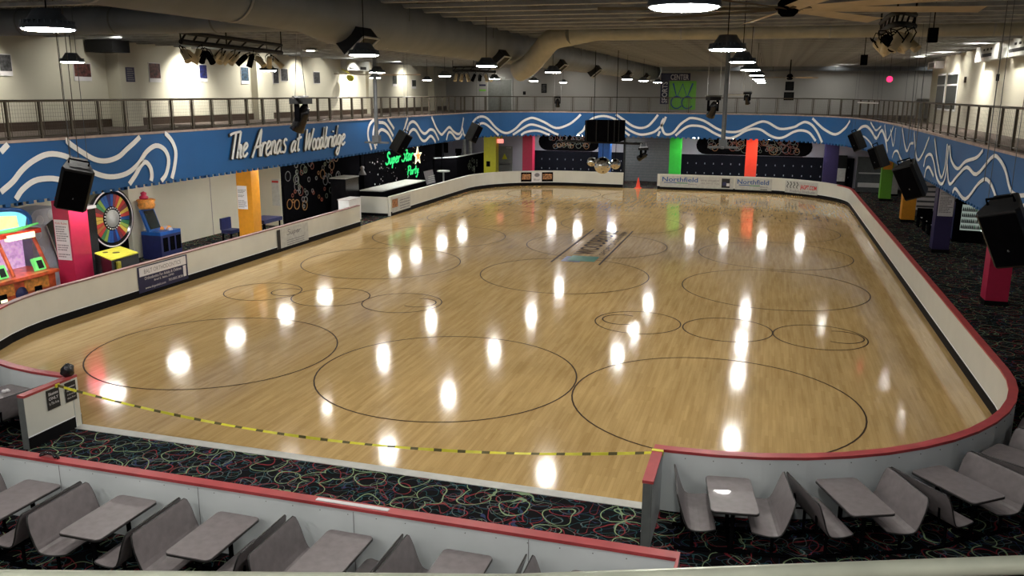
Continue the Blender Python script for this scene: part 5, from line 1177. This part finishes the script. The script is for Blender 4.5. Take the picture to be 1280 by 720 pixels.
mb = MB(); q_ = [(wc.x+.04, wc.y+1.06*math.cos(a), wc.z+1.06*math.sin(a)) for a in [2*PI*k/48 for k in range(49)]]; mb.ribbon(q_, .05, None, (1, 0, 0), .01); mb.build('rim_light', 'paper', wh_)
MB().lathe([(.001, .02), (.33, .02), (.33, .06), (.001, .06)], wc, 28, 0, 'x').build('hub', 'greyl', wh_)
mb = MB(); [mb.ball((wc.x+.05, wc.y+.4*math.cos(2*PI*k/22), wc.z+.4*math.sin(2*PI*k/22)), .032, 0, 6, 4) for k in range(22)]; mb.build('hub_bulb', 'paper', wh_)
cs_ = thing('game_console', 'black console with a yellow top in front of the prize wheel', 'arcade game', (-20.4, 22.9, 0))
a1_, a2_, a3_, a4_ = onZ(118, 316, 1.22), onZ(150, 307.5, 1.22), onZ(173, 315.5, 1.22), onZ(139, 325, 1.22)
MB().prism([(p.x, p.y) for p in (a4_, a3_, a2_, a1_)], 0, 1.19).build('cabinet', 'gloss', cs_); MB().prism([(p.x, p.y) for p in (a4_, a3_, a2_, a1_)], 1.19, 1.22).build('top', 'ochre', cs_)
mid = (a1_+a2_+a3_+a4_)/4; mb = MB(); mb.lathe([(.001, 1.22), (.12, 1.22), (.1, 1.235), (.001, 1.235)], (mid.x, mid.y, 0), 14); mb.lathe([(.001, 1.22), (.09, 1.22), (.08, 1.235), (.001, 1.235)], (mid.x-.35, mid.y-.1, 0), 14); mb.build('button', 'brown', cs_)
p_ = (a4_*.75+a3_*.25); MB().box((p_.x-.03, p_.y-.12, .85), (p_.x+.09, p_.y+.0, 1.12)).build('ticket_slot', 'ochre', cs_)
bn = thing('black_bin', 'black tapered bin with a white rim between the crimson pillar and the wheel', 'bin', (-22.6, 24.0, 0)); p_ = onX(113, 256, -22.4)
MB().box((-22.9, p_.y-.5, 0), (-22.2, p_.y-.02, 2.5)).build('body', 'gloss', bn); MB().box((-22.93, p_.y-.53, 2.5), (-22.17, p_.y+.01, 2.6)).build('rim', 'paper', bn)
# second arcade cabinet with lid
a2 = thing('arcade_cabinet', 'blue lidded arcade cabinet topped by an orange ornament against the cream wall', 'arcade machine', (-23.2, 28.4, 0))
MB().box((-23.3, 27.3, 0), (-22.4, 28.5, .95)).build('cabinet', 'navy', a2)
mb = MB(); mb.slabp([(-22.9, 27.3, 1.1), (-22.9, 28.0, 1.1), (-23.2, 28.0, 1.95), (-23.2, 27.3, 1.95)], (-1, 0, -.4), .12); mb.build('screen_housing', 'bluep', a2)
mb = MB(); mb.slabp([(-22.885, 27.36, 1.18), (-22.885, 27.93, 1.18), (-23.16, 27.93, 1.88), (-23.16, 27.36, 1.88)], (1, 0, .4), .01); mb.build('screen', 'glass', a2)
MB().box((-23.3, 27.3, .95), (-22.4, 28.5, 1.08)).build('play_tray', 'bluep', a2)
mb = MB(); rnd = random.Random(8)
for k in range(7): mb.ball((-22.75+rnd.uniform(-.2, .25), 28.1+rnd.uniform(-.2, .3), 1.10), .10, k % 2, 8, 5)
mb.build('prize_toys', ['fanw', 'lav'], a2)
mb = MB()
for y in (27.55, 27.95, 28.32): mb.box((-22.4, y-.13, .3), (-22.38, y+.13, .85))
mb.build('coin_door', 'black', a2)
mb = MB(); mb.lathe([(.001, 1.98), (.28, 1.98), (.34, 2.12), (.30, 2.2), (.36, 2.32), (.26, 2.36), (.001, 2.36)], (-23.1, 27.5, 0), 14); mb.build('orange_ornament', 'fanw', a2); mb = MB(); mb.lathe([(.001, 2.36), (.16, 2.36), (.17, 2.45), (.09, 2.5), (.12, 2.6), (.001, 2.66)], (-23.1, 27.4, 0), 12); mb.build('ornament_top', 'red', a2)
t = thing('dark_chair', 'dark folded seat standing left of the amber pillar', 'chair', (-22.4, 32.0, 0)); MB().box((-22.8, 31.7, .35), (-22.3, 32.4, .5)).build('seat', 'navy', t); MB().box((-22.85, 31.7, .5), (-22.75, 32.4, 1.0)).build('backrest', 'navy', t); [MB().box((x-.03, y-.03, 0), (x+.03, y+.03, .4)).build('leg', 'black', t) for x in (-22.75, -22.35) for y in (31.75, 32.35)]
p_ = onX(340, 278, -21.0); t = thing('blue_table', 'dark blue covered table by the barrier right of the amber pillar', 'table', (-21.3, p_.y, 0)); MB().box((-22.2, p_.y-.3, .7), (-21.2, p_.y+1.2, .86)).build('cover', 'navy', t); [MB().box((x-.03, y-.03, 0), (x+.03, y+.03, 0.71)).build('leg', 'black', t) for x in (-22.1, -21.3) for y in (p_.y-.2, p_.y+1.1)]
t = thing('wall_poster', 'white typed poster with a red heading on the pale wall left of the black mural', 'poster', (-22.9, 36.37, 1.2)); MB().box((-23.1, 36.36, 1.0), (-22.68, 36.38, 2.3)).build('sheet', 'greyl', t); mb = MB(); mb.box((-23.07, 36.35, 2.12), (-22.71, 36.36, 2.22)); mb.build('heading', 'inkr', t)
mb = MB(); mb.box((-24.2, 36.38, 0), (-22.6, 36.41, FZB)); struct(mb.build('wall_arcade_end', 'offw', origin=(0, 0, 0)))

# ------------------------------------------------------------------ right aisle
vm = thing('vending_machine', 'dark vending machine with lit rows of bottles against the right wall', 'vending machine', (9.0, 42.4, 0), None, math.radians(-8)); local(vm)
MB().box((-.62, -.42, 0), (.62, .45, 1.85)).build('cabinet', 'black', vm); MB().box((-.64, -.36, .1), (-.62, .40, 1.75)).build('side_panel', 'navy', vm)
MB().box((-.35, -.44, .55), (.60, -.42, 1.7)).build('lit_window', 'glowd', vm); MB().box((.5, -.47, .55), (.6, -.44, 1.7)).build('light_strip', 'glowv', vm)
for k in range(4):
    z = .62+k*.26; MB().box((-.33, -.47, z), (.5, -.44, z+.025)).build('shelf', 'paper', vm)
    mb = MB(); [mb.lathe([(.001, z+.2), (.012, z+.2), (.014, z+.16), (.03, z+.12), (.03, z+.03), (.001, z+.03)], (-.30+j_*.075, -.475, 0), 6, (j_+k) % 3 if j_ > 6 else 0) for j_ in range(11)]
    mb.build('bottles', ['inkb', 'inkr' if k == 2 else 'inkg', 'greyl'], vm)
vs_ = thing('wall_banner', 'pale banner with grey stripes on the wall beyond the amber pillar of the right aisle', 'banner', (8.4, 48.5, 0)); a, b = onY(1146, 240, 50.5), onY(1176, 240, 50.5)
MB().box((a.x, 50.45, .35), (b.x+.1, 50.5, 3.35)).build('sheet', 'paper', vs_); mb = MB(); [mb.box((a.x+.05, 50.44, .5+.27*k), (b.x, 50.45, .60+.27*k)) for k in range(5)]; mb.box((a.x+.1, 50.44, 1.9), (b.x-.6, 50.45, 2.05)); mb.build('stripe_pattern', 'galv', vs_); MB().box((a.x, 50.5, 0), (b.x+.1, 50.56, 3.45)).build('frame', 'galv', vs_)
for i, (px, py) in enumerate(((1147, 283), (1154, 288), (1160, 293))):
    p = onZ(px, py, 0); t = thing('bench_seat', 'low black bench with white paper by the right wall, %s from the amber pillar' % ORD[i], 'bench', (p.x+.3, p.y, 0)); x, y = p.x+.3, p.y
    MB().box((x-.35, y-.3, .35), (x+.35, y+.3, .45)).build('seat', 'black', t); MB().box((x-.35, y+.25, .45), (x+.35, y+.3, .9)).build('backrest', 'black', t)
    for sx in (-.3, .3): MB().box((x+sx-.03, y-.28, 0), (x+sx+.03, y+.28, .35)).build('leg', 'black', t)
    MB().box((x-.2, y-.2, .45), (x+.15, y+.1, .47)).build('paper', 'paper', t)
ct = thing('rental_counter', 'grey steel rental counter with pale ledges at the far right corner', 'counter', (6.9, 62, 0)); a, b = onY(1071, 220, 62), onY(1109, 220, 62)
MB().box((a.x, 62, 0), (b.x, 62.5, 2.35)).build('front', 'galv', ct)
for z in (.35, 1.25): MB().box((a.x+.1, 61.85, z), (b.x-.05, 62, z+(.28 if z < 1 else .08))).build('ledge', 'paper', ct)
gp = thing('grey_partition', 'plain grey door panel beside the rental counter at the far right', 'panel', (8.3, 61.5, 0)); a, b = onY(1109, 220, 60.5), onY(1124, 220, 60.5)
MB().box((a.x, 60.5, .1), (b.x, 60.7, 2.6)).build('panel', 'greyl', gp); MB().box((a.x-.04, 60.45, 0), (b.x+.04, 60.75, .1)).build('base', 'black', gp); MB().box((a.x, 60.5, 2.6), (b.x, 60.7, 3.5)).build('transom', 'galv', gp)
t = thing('paper_notice', 'small white notice on the black wall right of the far indigo pillar', 'notice', (5.2, 63.9, .8)); a = onY(1051, 218, 63.9); MB().box((a.x-.25, 63.9, .5), (a.x+.3, 63.95, 1.4)).build('sheet', 'greyl', t); MB().box((a.x-.3, 63.95, 0), (a.x+.35, 64.2, 2.3)).build('stand', 'dark', t)

# ------------------------------------------------------------------ world + view
w = bpy.data.worlds.new('world'); C.world = w; w.use_nodes = True
w.node_tree.nodes['Background'].inputs[0].default_value = (.5, .52, .6, 1); w.node_tree.nodes['Background'].inputs[1].default_value = .02
C.view_settings.view_transform = 'Standard'; C.view_settings.look = 'None'; C.view_settings.gamma = 1; C.view_settings.use_curve_mapping = False
C.view_settings.exposure = 0.22
C.cycles.max_bounces = 7; C.cycles.diffuse_bounces = 4; C.cycles.glossy_bounces = 4; C.cycles.sample_clamp_indirect = 8
C.cycles.use_denoising = True; C.cycles.use_adaptive_sampling = False
for o in list(bpy.data.objects):
    if '_o' in o: del o['_o']
